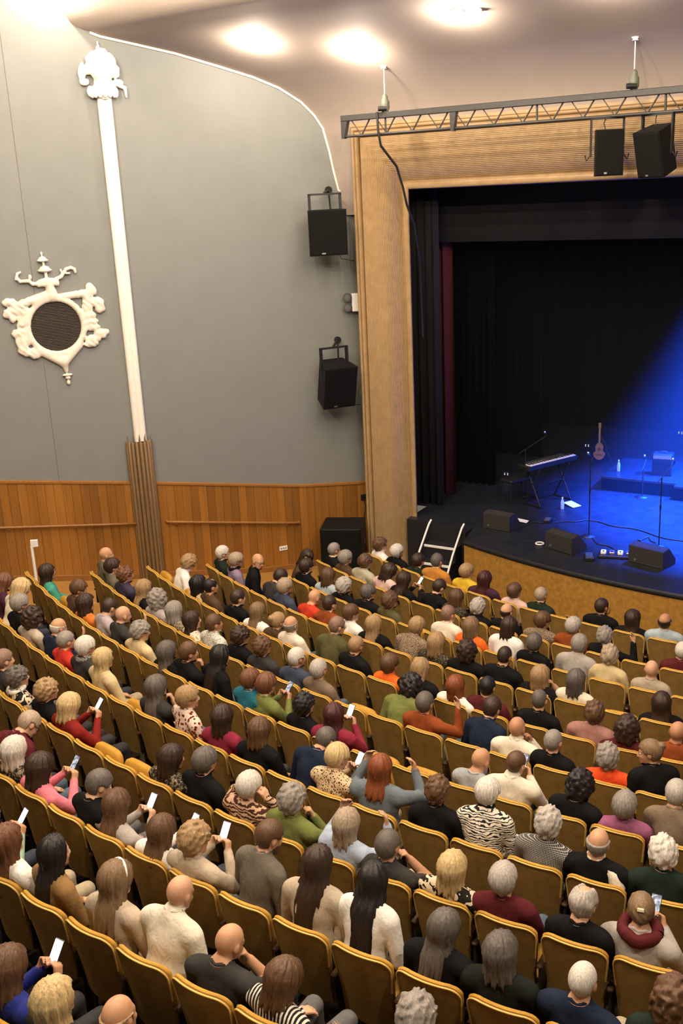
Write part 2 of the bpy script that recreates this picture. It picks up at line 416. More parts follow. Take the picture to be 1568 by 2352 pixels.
# frame2 gives y = z cross x which points out of the room; carved shapes use negative y for "towards the room"
def cartouche():
    s0, z0 = 1.36, 5.235; root = empty('wall_cartouche', wallp(s0, 0, z0)); M = Matrix.Translation(-root.location) @ wall_frame(s0, z0)
    P = []
    n = 28
    for i in range(n):
        a = 2*math.pi*i/n; b = 2*math.pi*(i+1)/n; R = .475
        P.append(K_((R*math.cos(a), -.03, R*math.sin(a)), (R*math.cos(b), -.03, R*math.sin(b)), .05, .05, .02))
    # lower apron narrowing to the pendant
    P += [K_((-.36, -.02, -.38), (.03, -.03, -.62), .06, .075, .04), K_((.36, -.02, -.36), (.07, -.03, -.62), .06, .075, .04),
          K_((.05, -.02, -.58), (.08, -.02, -.78), .09, .035, .03), E_((.085, -.03, -.85), (.095, .05, .025), .01), E_((.09, -.03, -.90), (.05, .04, .03), .01),
          K_((.09, -.03, -.92), (.09, -.03, -.97), .016, .02, .01), E_((.09, -.03, -.985), (.034, .03, .045), .008)]
    # upper shoulders
    P += [K_((-.52, -.03, .42), (-.12, -.03, .56), .075, .05, .03), K_((.55, -.03, .52), (.12, -.03, .50), .07, .05, .03),
          K_((-.3, -.03, .45), (.02, -.03, .58), .07, .06, .03), K_((0, -.03, .52), (-.03, -.03, .70), .09, .075, .03), E_((-.06, -.05, .73), (.19, .06, .05), .02)]
    # leaf clusters left and right
    for (x, z, rx, rz, k) in ((-.62, .40, .10, .055, .012), (-.74, .47, .085, .055, .012), (-.80, .47, .05, .045, .01), (-.70, .32, .12, .05, .012), (-.80, .27, .06, .055, .01), (-.72, .20, .05, .06, .01),
                              (-.54, .30, .09, .08, .02), (-.55, .16, .07, .07, .015), (-.60, .08, .06, .04, .012), (-.62, -.05, .10, .06, .02), (-.72, -.06, .045, .05, .01), (-.60, -.2, .10, .10, .02), (-.62, -.34, .07, .07, .015),
                              (-.48, -.40, .09, .06, .012), (-.42, -.46, .07, .05, .012), (-.56, -.42, .045, .04, .01),
                              (.60, .44, .07, .10, .015), (.68, .55, .075, .07, .012), (.66, .62, .05, .06, .01), (.74, .36, .10, .07, .012), (.80, .24, .07, .06, .012), (.83, .33, .045, .055, .01), (.58, .28, .07, .10, .02),
                              (.60, .14, .10, .05, .012), (.62, .03, .10, .05, .012), (.64, -.07, .10, .05, .012), (.74, -.17, .08, .045, .012), (.84, -.17, .06, .05, .012), (.80, -.23, .05, .04, .01), (.62, -.27, .11, .06, .015), (.58, -.35, .10, .05, .015)):
        P.append(E_((x*.97, -.035, z), (rx*1.28, .055, rz*1.28), k+.02))
    def gr(p): return .006*np.sin(p[0]*55+p[2]*38+2*np.sin(p[2]*17))*((np.sqrt(p[0]**2+p[2]**2) > .56) & (p[2] < .66) & (np.abs(p[0]) > .40))
    carve('carved_frame', P, (-.95, -.12, -1.06), (.95, .02, .82), .013, M_PLASTER, root, M, 9000, gr)
    P = [E_((-.05, -.05, .76), (.19, .06, .07), .02)]
    for k in range(9): a = -1.2+2.4*k/8; P.append(E_((-.05+.17*math.sin(a), -.06, .72+.015*math.cos(a)), (.03, .04, .045), .012))
    P += [K_((-.06, -.05, .80), (-.07, -.05, .96), .03, .025, .012), E_((-.075, -.05, .955), (.12, .07, .035), .01), E_((-.075, -.05, .985), (.085, .055, .045), .012), K_((-.08, -.05, 1.0), (-.085, -.05, 1.12), .02, .02, .01),
          E_((-.09, -.05, 1.12), (.095, .06, .028), .01), E_((-.09, -.05, 1.145), (.065, .05, .04), .012), K_((-.09, -.05, 1.17), (-.095, -.05, 1.22), .018, .012, .01), E_((-.095, -.05, 1.235), (.02, .02, .032), .008)]
    for sg, pts in ((-1, [(-.2, .74), (-.30, .745), (-.36, .80), (-.40, .80), (-.50, .80), (-.55, .87), (-.53, .93), (-.48, .95)]), (1, [(.1, .80), (.18, .83), (.22, .88), (.28, .95), (.36, .97), (.42, .94), (.43, .89)])):
        for (a, b), r in zip(zip(pts[:-1], pts[1:]), [.034, .032, .03, .03, .028, .026, .022]):
            P.append(K_((a[0], -.05, a[1]), (b[0], -.05, b[1]), r, r*.9, .012))
    P += [E_((-.33, -.05, .86), (.03, .03, .045), .01), E_((.30, -.05, .88), (.05, .03, .02), .01), E_((.19, -.05, .93), (.018, .025, .035), .008), E_((-.55, -.05, .84), (.04, .03, .02), .01)]
    carve('crown', P, (-.66, -.14, .64), (.52, .03, 1.30), .011, M_PLASTER, root, M, 5000)
    ring = MB(); rr = [[M @ Vector((r*math.cos(2*math.pi*i/40), y, r*math.sin(2*math.pi*i/40))) for i in range(40)] for r, y in ((.475, -.02), (.475, -.05), (.44, -.045), (.42, -.012))]
    ring.grid(rr, True, True); ring.build('inner_ring', solid('grey_plaster', (.33, .31, .28), .7), root)
    g = MB(); g.add([M @ Vector((.43*math.cos(2*math.pi*i/40), -.006, .43*math.sin(2*math.pi*i/40))) for i in range(40)], [tuple(range(40))]); g.build('grille_back', solid('dark_grille', (.012, .010, .008), .9), root)
    sl = MB(); k = -.40
    while k < .41:
        hw = math.sqrt(max(.0, .424**2-k*k))
        sl.box((-hw, -.022, k-.006), (hw, -.010, k+.006), M); k += .026
    o = sl.build('grille_slats', solid('grille_slat', (.075, .062, .045), .6), root); o['kind'] = 'stuff'
    tag(root, 'cream carved rococo cartouche around a round dark grille on the grey wall', 'wall ornament')
cartouche()
def mast():
    s0 = 2.60; root = empty('torch_mast', wallp(s0, 0, 3.04)); inv = Matrix.Translation(-root.location)
    for d in (-.05, .05):
        b = MB(); b.tube([inv @ wallp(s0+d, .04, 3.04), inv @ wallp(s0+d*.95, .04, 8.95)], [.062, .075], 10); b.build('shaft', M_TRIM, root)
    M = inv @ wall_frame(s0, 8.93); P = []
    P += [K_((0, -.06, .0), (0, -.06, .10), .10, .17, .02), E_((0, -.06, .13), (.20, .13, .05), .02), E_((-.0, -.08, .22), (.15, .12, .09), .03)]
    P += [E_((0, -.12, .40), (.21, .16, .20), .03), E_((-.12, -.1, .55), (.13, .12, .12), .03), E_((.13, -.1, .52), (.12, .12, .13), .03), E_((.0, -.12, .62), (.14, .12, .11), .03), E_((-.2, -.08, .42), (.09, .08, .10), .02), E_((.22, -.08, .38), (.07, .08, .12), .02),
          K_((0, -.06, .66), (-.02, -.05, .84), .03, .012, .02), E_((-.02, -.06, .74), (.035, .035, .03), .01),
          E_((-.33, -.06, .33), (.06, .05, .16), .015), E_((-.30, -.06, .22), (.08, .05, .06), .015), E_((-.22, -.08, .07), (.06, .05, .09), .015), E_((-.3, -.06, .46), (.03, .04, .07), .01),
          E_((.24, -.08, .20), (.10, .06, .055), .015), K_((.26, -.06, .16), (.36, -.06, .12), .035, .03, .012), K_((.36, -.06, .12), (.37, -.06, -.02), .03, .018, .012)]
    for k in range(7):
        a = -1.3+2.6*k/6; P.append(E_((.2*math.sin(a), -.06-.12*math.cos(a), .05), (.045, .04, .09), .012))
    gr = lambda p: .008*np.sin(p[0]*60+1.5*np.sin(p[2]*22))*((p[2] > .26) & (p[2] < .72))
    carve('capital', P, (-.46, -.34, -.06), (.46, .02, .90), .014, M_TRIM, root, M, 7000, gr)
    tag(root, 'tall white twin-ribbed mast with a carved leafy capital above the fluted column', 'wall ornament')
mast()
# ------------------------------------------------------------------ ceiling (curved cove) and its lamps
CPROF = [(-3, 11.2), (6, 11.2), (13.62, 10.95), (13.64, 10.4), (13.66, 10.2), (13.72, 10.06), (13.80, 9.98), (13.9, 9.935), (13.959, 9.922), (14.092, 9.862), (14.489, 9.761), (15.069, 9.608), (15.666, 9.401),
         (16.159, 9.223), (16.536, 9.041), (16.853, 8.805), (17.043, 8.582), (17.168, 8.357), (17.253, 7.957), (17.307, 7.613), (17.369, 7.265), (17.45, 6.8)]
def vwall(u):      # where the left wall meets the hall coordinate u
    A_u = WA.dot(AH); A_v = WA.dot(XH); t_u = WT.dot(AH); t_v = WT.dot(XH)
    return A_v + (u-A_u)/t_u*t_v
def ceiling():
    b = MB()
    vp = O2.dot(XH)+.42
    b.grid([[uvp(u, v, z) for v in (min(vwall(u), vp)-.35, vp)] for u, z in CPROF])
    b.grid([[uvp(u, v, z) for v in (vp, -4, 6)] for u, z in CPROF[:18]+[(17.2, 8.2)]])
    tag(b.build('ceiling', M_CEIL), kind='structure')
    t = MB(); pts = []
    for u, z in CPROF[8:-1]:
        s = (u-WA.dot(AH))/WT.dot(AH); pts.append(wallp(s, .015, z-.02))
    pts += [wallp(6.95, .015, 7.2)]
    t.tube(pts, .022, 8); tag(t.build('trim_3', M_TRIM), kind='structure')
ceiling()
emit('lamp_glass', (1.0, .86, .68), 14.0)
def ceil_z(u): return float(np.interp(u, [p[0] for p in CPROF], [p[1] for p in CPROF]))
LAMPS = [(15.07, -10.44, 'left of the truss end, nearest the curved trim'), (15.73, -8.92, 'directly above the left truss hoist'), (14.99, -6.83, 'beside the small smoke detector'),
         (13.2, -10.43, 'at the top edge above the curved trim'), (13.35, -8.37, 'at the top edge left of the smoke detector'), (14.60, -4.55, 'at the top right edge of the ceiling'), (13.30, -13.0, 'in the recess beside the carved capital')]
LAMPS += [(u, v, None) for u, v in ((10.8, -11.5), (10.8, -8.0), (10.8, -4.5), (10.8, -1.0), (7.6, -11), (7.6, -7.0), (7.6, -3.0), (7.6, 1.0), (3.5, -8.0), (3.5, -3.0), (3.5, 2.0))]
def lamps():
    for i, (u, v, where) in enumerate(LAMPS):
        z = ceil_z(u); du = .1; sl = (ceil_z(u+du)-ceil_z(u-du))/(2*du)
        nrm = Vector((AH.x*sl, AH.y*sl, -1)).normalized()
        p = uvp(u, v, z)
        r = empty('ceiling_lamp', p)
        M = frame2((0, 0, 0), (XH.x, XH.y, 0), nrm)
        b = MB(); b.lathe([(.10, -.01), (.10, .025), (.085, .03)], M, 20); b.build('housing', M_WHITE, r)
        b = MB(); b.lathe([(.082, .025), (.075, .05), (.05, .065), (.01, .07)], M, 20); b.build('diffuser', MAT['lamp_glass'], r)
        tag(r, 'round glowing ceiling lamp ' + (where or 'over the rear rows, %s from the wall' % ORD[[l for l in LAMPS if l[2] is None and l[0] == u].index((u, v, None))+1] + (', ' + {10.8: 'front', 7.6: 'middle', 3.5: 'back'}[u] + ' line')), 'ceiling lamp', 'ceiling lamps')
        ld = bpy.data.lights.new('lamp_light', 'POINT'); ld.energy = LAMP_POWER*((1.6 if 'recess' in where else 1.0) if where else {10.8: 3.0, 7.6: 5.0, 3.5: 10.0}[u]); ld.color = LAMP_COLOR; ld.shadow_soft_size = .07
        lo = bpy.data.objects.new('lamp_light', ld); link(lo, r); lo.location = nrm*.20
lamps()
def detector():
    p = uvp(15.03, -6.53, ceil_z(15.03)); r = empty('smoke_detector', p); b = MB()
    b.lathe([(.055, .01), (.055, -.03), (.045, -.045)], None, 16); b.build('base', M_WHITE, r)
    b = MB(); b.lathe([(.04, -.04), (.035, -.07), (.015, -.08)], None, 14); b.build('sensor_head', M_WHITE, r)
    tag(r, 'small white smoke detector on the ceiling beside a lamp', 'smoke detector')
detector()

# ------------------------------------------------------------------ proscenium frame
ZTOP, S0, DF = 8.306, .39, -.40
def proscenium():
    prof = []
    def bead(w0, w1, d, n=7):
        for i in range(n+1):
            a = math.pi*i/n; prof.append(((w0+w1)/2-(w1-w0)/2*math.cos(a), -.02-d*math.sin(a)))
    prof.append((0, .75)); prof.append((0, -.02)); bead(.0, .075, .05); bead(.075, .165, .075); prof.append((.172, .03)); prof.append((.185, .03))
    nr = 27; w0, w1 = .19, .99
    for i in range(nr):
        for j in range(4):
            t = (i+j/4)/nr; w = w0+(w1-w0)*t
            base = -.05-.03*math.sin(math.pi*t)+.42*t**2.3
            prof.append((w, base-.013*math.sin(math.pi*j/4)))
    prof += [(w, d+.37) for w, d in ((.995, -.02), (1.0, -.06), (1.03, -.075), (1.08, -.075), (1.115, -.06), (1.12, -.02), (1.13, .02), (1.13, .10))]
    b = MB(); rows = []
    for w, d in prof: w *= .977; sp = S0+w-(.5*max(0, d) if w > .15 else 0); d += DF; rows.append([stg(sp, d, -.1), stg(sp, d, 2.5), stg(sp, d, 5.0), stg(sp, d, ZTOP-w), stg(6, d, ZTOP-w), stg(11, d, ZTOP-w), stg(15, d, ZTOP-w)])
    b.grid(rows, True)
    o = b.build('proscenium_frame', M_PROS); tag(o, 'pale reeded oak proscenium frame around the stage opening', 'proscenium', kind='structure')
    # ledge on top of the lintel
    b = MB(); b.grid([[stg(S, d+DF, z) for S in (S0-.0, 15)] for d, z in ((-.02, ZTOP-.03), (-.06, ZTOP), (-.06, ZTOP+.05), (.16, ZTOP+.05), (.16, ZTOP-.2))], False)
    tag(b.build('trim_4', M_PROS), kind='structure')
proscenium()

# ------------------------------------------------------------------ truss with hoists
def truss():
    D = -1.22; zt, zb = 8.456, 8.119; s0, s1 = .681, 9.6; root = empty('lighting_truss', stg(s0, D, zb)); inv = Matrix.Translation(-root.location)
    L = lambda S, z, d=0: inv @ stg(S, D+d, z)
    R3 = Matrix(((XH.x, AH.x, 0), (XH.y, AH.y, 0), (0, 0, 1))).to_4x4()
    b = MB(); M = R3.copy(); M.translation = L(s0, zt)
    b.box((0, -.06, -.095), (s1-s0, .06, 0), M, .008); b.build('top_chord', M_GREYMETAL, root)
    b = MB(); b.tube([L(s0+.02, zb), L(s1, zb)], .022, 8); b.build('bottom_chord', M_GREYMETAL, root)
    b = MB(); b.prism([(0, 0), (.14, 0), (.05, -.36), (0, -.36)], -.05, .05, Matrix.Translation(L(s0, zt-.01)) @ R3 @ Matrix.Rotation(math.pi/2, 4, 'X')); b.build('end_plate', M_GREYMETAL, root)
    x = s0+.18; k = 0
    while x < s1-.2:
        for (a, c, r) in ((x, x+.19, .008), (x+.19+.17, x+.19, .013)):
            b = MB(); b.tube([L(a, zt-.08), L(c, zb)], r, 6); b.build('web_rod', M_GREYMETAL, root)
        x += .48; k += 1
    for S in (1.515, 2.71, 4.16, 6.11, 7.67):
        b = MB(); b.tube([L(S, zt-.08), L(S, zb)], .018, 6); b.build('strut', M_GREYMETAL, root)
    b = MB(); b.prism([(-.03, 0), (.10, 0), (.04, -.36), (-.01, -.36)], -.05, .05, Matrix.Translation(L(2.73, zt-.02)) @ R3 @ Matrix.Rotation(math.pi/2, 4, 'X')); b.build('splice_plate', M_GREYMETAL, root)
    tag(root, 'long dark grey lighting truss with zigzag bracing hung before the proscenium', 'truss')
    for S, nm in ((1.516, 'left'), (5.641, 'right')):
        p = stg(S, D, zt); u = Vector((p.x, p.y)).dot(AH); zc = ceil_z(u)
        r = empty('chain_hoist', p); b = MB()
        b.lathe([(.05, .0), (.075, .05), (.075, .16), (.05, .20), (.05, .24), (.02, .28)], None, 12); b.build('motor_body', solid('hoist_green', (.10, .11, .08), .5), r)
        b = MB(); b.lathe([(.04, -.07), (.04, .07)], Matrix.Translation((-.05, -.05, .05)) @ Matrix.Rotation(math.pi/2, 4, 'Y'), 10); b.build('motor_drum', M_BLKPAINT, r)
        b = MB(); b.tube([(0, 0, .28), (0, 0, zc-zt)], .009, 6); b.build('steel_wire', M_WHITE, r)
        b = MB(); b.lathe([(.05, zc-zt-.04), (.035, zc-zt-.02), (.06, zc-zt+.01)], None, 12); b.build('ceiling_rose', M_WHITE, r)
        tag(r, 'chain hoist with thin white wire holding the %s of the truss' % ('left end' if nm == 'left' else 'right half'), 'hoist', 'truss hoists')
    b = MB(); pts = [stg(1.40, D-.07, 8.46), stg(1.42, D-.09, 8.17), stg(1.44, D-.05, 7.93), stg(1.45, -.75, 7.6), stg(1.46, -.55, 7.25), stg(1.50, -.50, 6.95), stg(1.49, -.2, 6.6), stg(1.33, .3, 5.9), stg(1.33, .35, 4.5)]
    b.tube(pts, .022, 6); o = b.build('power_cable', M_RUBBER); tag(o, 'thick black cable drooping from the truss to the proscenium corner', 'cable')
truss()

# ------------------------------------------------------------------ loudspeakers
M_GRILL = solid('speaker_grille', (.006, .0057, .005), .85, spec=.1, var=.5, scale=400)
M_CAB = solid('speaker_cabinet', (.006, .006, .0055), .6, var=.2, spec=.15, bstr=.1, bscale=250)
def cabinet(r, w, d, h, M, badge=True, taper=.72):
    poly = [(-w/2, -d/2), (w/2, -d/2), (w/2*taper, d/2), (-w/2*taper, d/2)]     # front at -y
    b = MB(); b.prism(poly, -h/2, h/2, M); b.build('cabinet', M_CAB, r)
    b = MB(); b.box((-w/2+.015, -d/2-.012, -h/2+.015), (w/2-.015, -d/2+.002, h/2-.015), M, .008); b.build('grille', M_GRILL, r)
    if badge:
        b = MB(); b.box((-w*.18, -d/2-.016, -h/2+.03), (-w*.08, -d/2-.010, -h/2+.055), M); b.build('badge', M_CHROME, r)
def wall_speaker(s, z, off, w, d, h, yaw, tilt, zb, label):
    p = wallp(s, off, z); r = empty('wall_loudspeaker', p)
    M = Matrix.Rotation(yaw, 4, 'Z') @ Matrix.Rotation(tilt, 4, 'X')
    cabinet(r, w, d, h, M)
    bz = zb - z; hw = w*.40
    R = Matrix.Rotation(yaw, 4, 'Z')
    for sx in (-hw, hw):
        b = MB(); b.box((sx-.022, -.03, -.05 if tilt else h*.3), (sx+.022, .03, bz), R); b.build('yoke_arm', M_BLKPAINT, r)
    b = MB(); b.box((-hw-.022, -.03, bz-.02), (hw+.022, .03, bz+.012), R); b.build('yoke_bar', M_BLKPAINT, r)
    wp = wallp(s+.28, .03, zb+.06) - p
    b = MB(); b.tube([Vector((0, 0, bz+.02)), wp], .022, 8); b.tube([R @ Vector((.12, .05, bz+.01)), wp], .014, 6); b.tube([R @ Vector((.10, .03, h*.5)), wp], .016, 6); b.build('wall_arm', M_BLKPAINT, r)
    b = MB(); b.lathe([(.07, -.015), (.07, .015)], Matrix.Translation(wp) @ frame2((0, 0, 0), (WT.x, WT.y, 0), (WN.x, WN.y, 0)), 8); b.build('wall_plate', M_BLKPAINT, r)
    b = MB(); q = wallp(7.0, .03, z-h*.72)-p
    b.tube([R @ Vector((.2, d/2, -h*.35)), (R @ Vector((.3, d*.7, -h*.62))), q], .006, 5); b.build('lead', M_RUBBER, r)
    tag(r, label, 'loudspeaker', 'loudspeakers on the wall')
wall_speaker(6.26, 6.53, .52, .70, .45, .80, math.radians(8), 0, 7.20, 'upper black loudspeaker on the grey wall, hanging level from its bracket')
wall_speaker(6.30, 3.76, .50, .66, .50, .80, math.radians(24), math.radians(14), 4.44, 'lower black loudspeaker on the grey wall, tilted down on its bracket')
def hung_speaker(S, z, w, d, h, yaw, tilt, label):
    p = stg(S, -1.22, z); r = empty('hung_loudspeaker', p); M = Matrix.Rotation(AXA+yaw, 4, 'Z') @ Matrix.Rotation(tilt, 4, 'X'); R = Matrix.Rotation(AXA+yaw, 4, 'Z')
    cabinet(r, w, d, h, M)
    for sx in (-w/2-.03, w/2+.03):
        b = MB(); b.box((sx-.012, -.03, -.05), (sx+.012, .03, 8.10-z), R); b.build('yoke_arm', M_BLKPAINT, r)
        b = MB(); b.tube([R @ Vector((sx*1.02, 0, -.02)), R @ Vector((sx*1.28, 0, -.10)), R @ Vector((sx*1.35, 0, -.02))], .012, 6); b.build('clamp_lever', M_BLKPAINT, r)
    b = MB(); b.box((-w/2-.04, -.03, 8.08-z), (w/2+.04, .03, 8.11-z), R); b.build('yoke_bar', M_BLKPAINT, r)
    b = MB(); b.tube([R @ Vector((-.03, 0, h/2)), R @ Vector((-.05, .02, h/2+.1)), R @ Vector((-.02, 0, 8.10-z))], .008, 5); b.build('safety_wire', M_RUBBER, r)
    tag(r, label, 'loudspeaker', 'loudspeakers under the truss')
hung_speaker(5.268, 7.602, .42, .40, .66, math.radians(28), 0, 'black loudspeaker facing the seats, left of the pair under the truss')
hung_speaker(6.01, 7.592, .44, .44, .66, math.radians(-18), math.radians(16), 'black loudspeaker turned and tilted down, right of the pair under the truss')
def emergency():
    p = wallp(6.98, .11, 5.19); r = empty('emergency_light', p); R = Matrix.Rotation(math.atan2(WT.y, WT.x)-.25, 4, 'Z')
    b = MB(); b.box((-.10, -.06, -.17), (.10, .06, .17), R, .012); b.build('battery_box', M_WHITE, r)
    for z in (.10, -.09):
        b = MB(); M = R @ Matrix.Translation((-.19, -.04, z)) @ Matrix.Rotation(math.radians(75), 4, 'X'); b.lathe([(.02, -.07), (.07, -.02), (.085, .03)], M, 14); b.build('lamp_head', M_BLKPAINT, r)
        b = MB(); b.lathe([(.001, .026), (.045, .030), (.055, .036)], M, 14); b.build('reflector', M_GREYMETAL, r)
    tag(r, 'white emergency light box with two round lamp heads beside the proscenium', 'emergency light')
emergency()

# ------------------------------------------------------------------ stage
def stage():
    R = 12.80; th0 = math.atan2(2.16-CX, CY-17.934)
    edge = [arc(R, th0 + (.25-th0)*i/60, STAGE_Z) for i in range(61)]
    left = [stg(2.62, -.28, STAGE_Z), stg(1.20, -.28+.0, STAGE_Z), stg(1.20, .6, STAGE_Z), stg(-1.0, .6, STAGE_Z), stg(-1.0, 10, STAGE_Z)]
    far = [stg(14, 10, STAGE_Z)]
    poly = edge + far + left[::-1]
    n = len(poly); b = MB()
    b.add(poly, [tuple(range(n))])
    tag(b.build('stage_floor', M_STAGE), 'black stage floor', 'stage', kind='structure')
    b = MB(); zl = STAGE_Z-.16
    b.grid([[p + Vector((0, 0, .002)) for p in edge], [p + (p-Vector((CX, CY, STAGE_Z))).normalized()*.02 + Vector((0, 0, -.03)) for p in edge], [p + (p-Vector((CX, CY, STAGE_Z))).normalized()*.02 + Vector((0, 0, -.07)) for p in edge], [p + Vector((0, 0, -.09)) for p in edge]], True)
    tag(b.build('trim_5', M_LIP), kind='structure')
    b = MB(); b.grid([[Vector((p.x, p.y, STAGE_Z-.08)) for p in edge], [Vector((p.x, p.y, -.02)) for p in edge]], True)
    tag(b.build('wall_apron', M_APRON), kind='structure')
    b = MB(); q = [edge[0], stg(2.62, -.28, STAGE_Z), stg(1.2, -.28, STAGE_Z)]
    b.grid([q, [Vector((p.x, p.y, -.02)) for p in q]], False); tag(b.build('wall_stage_side', M_LIP), kind='structure')
    # round access covers and a socket plate on the apron
    for (px, lab) in ((-.728, 'faint round cover on the ochre stage front below the middle monitor'), (-.62, 'faint round cover on the ochre stage front at the right edge')):
        c = arc(R+.006, px, .55); b = MB(); M = frame2(c, (math.cos(px), math.sin(px), 0), (math.sin(px), -math.cos(px), 0))
        b.lathe([(.10, -.004), (.105, .006), (.09, .008), (.088, .003)], M, 24); o = b.build('access_cover', M_APRON); tag(o, lab, 'cover', 'round covers on the stage front')
    px = -.775; c = arc(R+.01, px, .22); r = empty('socket_plate', c); M = frame2((0, 0, 0), (math.cos(px), math.sin(px), 0), (math.sin(px), -math.cos(px), 0))
    b = MB(); b.box((-.11, -.04, -.005), (.11, .04, .012), M, .004); b.build('plate', solid('tan_plate', (.42, .25, .08), .5), r)
    for x in (-.07, 0, .07):
        b = MB(); b.lathe([(.024, .010), (.020, .016)], M @ Matrix.Translation((x, 0, 0)), 10); b.build('socket', M_LIP, r)
    tag(r, 'small tan socket plate low on the ochre stage front', 'socket')
stage()
def drape(name, pts, z0, z1, mat, label, cat='curtain', amp=.05, per=.16, group=None):
    """hanging cloth along a plan polyline in stage coordinates"""
    P = []; 
    for (a, c) in zip(pts[:-1], pts[1:]):
        a = Vector(a); c = Vector(c); n = max(2, int((c-a).length/(per/6)))
        for i in range(n): P.append((a+(c-a)*i/n, (c-a).normalized()))
    b = MB(); rows = [[], [], [], []]; acc = 0; prev = None
    for p, d in P:
        if prev is not None: acc += (p-prev).length
        prev = p; nrm = Vector((-d.y, d.x)); ph = acc/per*2*math.pi
        q = p + nrm*(amp*math.sin(ph)+amp*.4*math.sin(ph*.43+1)); q2 = p + nrm*(amp*1.2*math.sin(ph*1.02)+amp*.4*math.sin(ph*.43+1)); t = nrm*.012
        for k, (qq, z) in enumerate(((q, z1), (q2, z0), (q2+t, z0), (q+t, z1))): rows[k].append(stg(qq.x, qq.y, z))
    rows.append(rows[0]); b.grid(rows, True)
    o = b.build(name, mat); tag(o, label, cat, group); return o
drape('masking_drape', [(.80, .75), (1.50, .80)], STAGE_Z, 7.6, solid('charcoal_drape', (.006, .006, .0065), .9), 'narrow charcoal side drape just inside the proscenium pillar', amp=.03, group='stage side drapes')
drape('house_curtain', [(.9, 1.62), (1.42, 1.55)], STAGE_Z+.02, 7.8, M_RED, 'wine red house curtain gathered at the left of the stage', amp=.07, per=.2)
drape('masking_drape', [(.4, 2.6), (1.9, 2.5)], STAGE_Z, 7.8, M_BLACK, 'black masking leg right of the red curtain', group='stage side drapes')
drape('masking_drape', [(.4, 5.2), (2.0, 5.1)], STAGE_Z, 7.8, M_BLACK, 'black masking leg deep behind the keyboard', group='stage side drapes')
drape('border_drape', [(-.5, 1.25), (12, 1.25)], 6.2, 8.2, solid('brown_black_drape', (.010, .0095, .009), .9), 'wide black border drape hanging across the top of the stage', amp=.012, per=.5)
drape('back_drape', [(-1, 8.6), (14, 8.6)], STAGE_Z, 9.0, M_BLACK, 'black backdrop closing the rear of the stage', amp=.06, per=.5)
drape('wing_drape', [(-.9, .7), (-.9, 8.6)], STAGE_Z, 9.0, M_BLACK, 'black drape closing the left wing behind the pillar', amp=.05, per=.5)
def pole():
    p = stg(1.12, 1.0, STAGE_Z); r = empty('side_pipe', p); b = MB(); b.tube([(0, 0, 0), (0, 0, 6.2)], .045, 10); b.build('pipe', solid('grey_pipe', (.12, .12, .125), .4, metal=.4), r)
    b = MB(); b.lathe([(.16, 0), (.16, .015), (.06, .03)], None, 14); b.build('foot', M_BLKPAINT, r)
    b = MB(); b.lathe([(.07, 2.55), (.07, 2.68)], None, 12); b.build('clamp', M_CHROME, r)
    tag(r, 'grey vertical pipe with a clamp just inside the proscenium', 'pipe')
pole()
def stage_roof():
    b = MB(); b.grid([[stg(S, d, 9.2) for S in (-1.2, 15)] for d in (.3, 10)], False); tag(b.build('ceiling_stage', M_LIP), kind='structure')
    b = MB(); b.grid([[stg(S, .5, z) for S in (-1.2, 15)] for z in (7.35, 9.3)], False); tag(b.build('wall_proscenium', M_LIP), kind='structure')
    b = MB(); b.grid([[stg(S, .45, z) for S in (-3, .4)] for z in (-.2, 9.3)], False); tag(b.build('wall_wing', M_LIP), kind='structure')
stage_roof()

# ---- access stair with white edges
def stairs():
    r = empty('stage_steps', stg(2.18, -.62, 0)); R = Matrix.Rotation(AXA, 4, 'Z')
    zs = [.80, .54, .28]; 
    for k, z in enumerate(zs):
        b = MB(); b.box((-.33, -.26*(k+1), .0), (.33, -.26*k, z), R); b.build('tread', M_LIP, r)
        b = MB(); b.box((-.31, -.26*(k+1)-.006, z-.035), (.31, -.26*(k+1)+.022, z+.004), R); b.build('white_nosing', M_WHITE, r)
    for sx in (-.34, .34):
        b = MB(); b.tube([R @ Vector((sx, .12, 1.17)), R @ Vector((sx, .02, 1.12)), R @ Vector((sx, -.40, .72)), R @ Vector((sx, -.82, .20))], .020, 8); b.build('white_rail', M_WHITE, r)
    tag(r, 'black stage steps with white edges and two white side rails', 'stairs')
    b = MB(); M = Matrix.Translation(stg(2.18, -.45, 0)) @ R; b.box((-.38, -.16, 0), (.42, .17, STAGE_Z-.005), M); tag(b.build('stage_block', M_LIP), 'black block joining the steps to the stage', 'platform')
stairs()
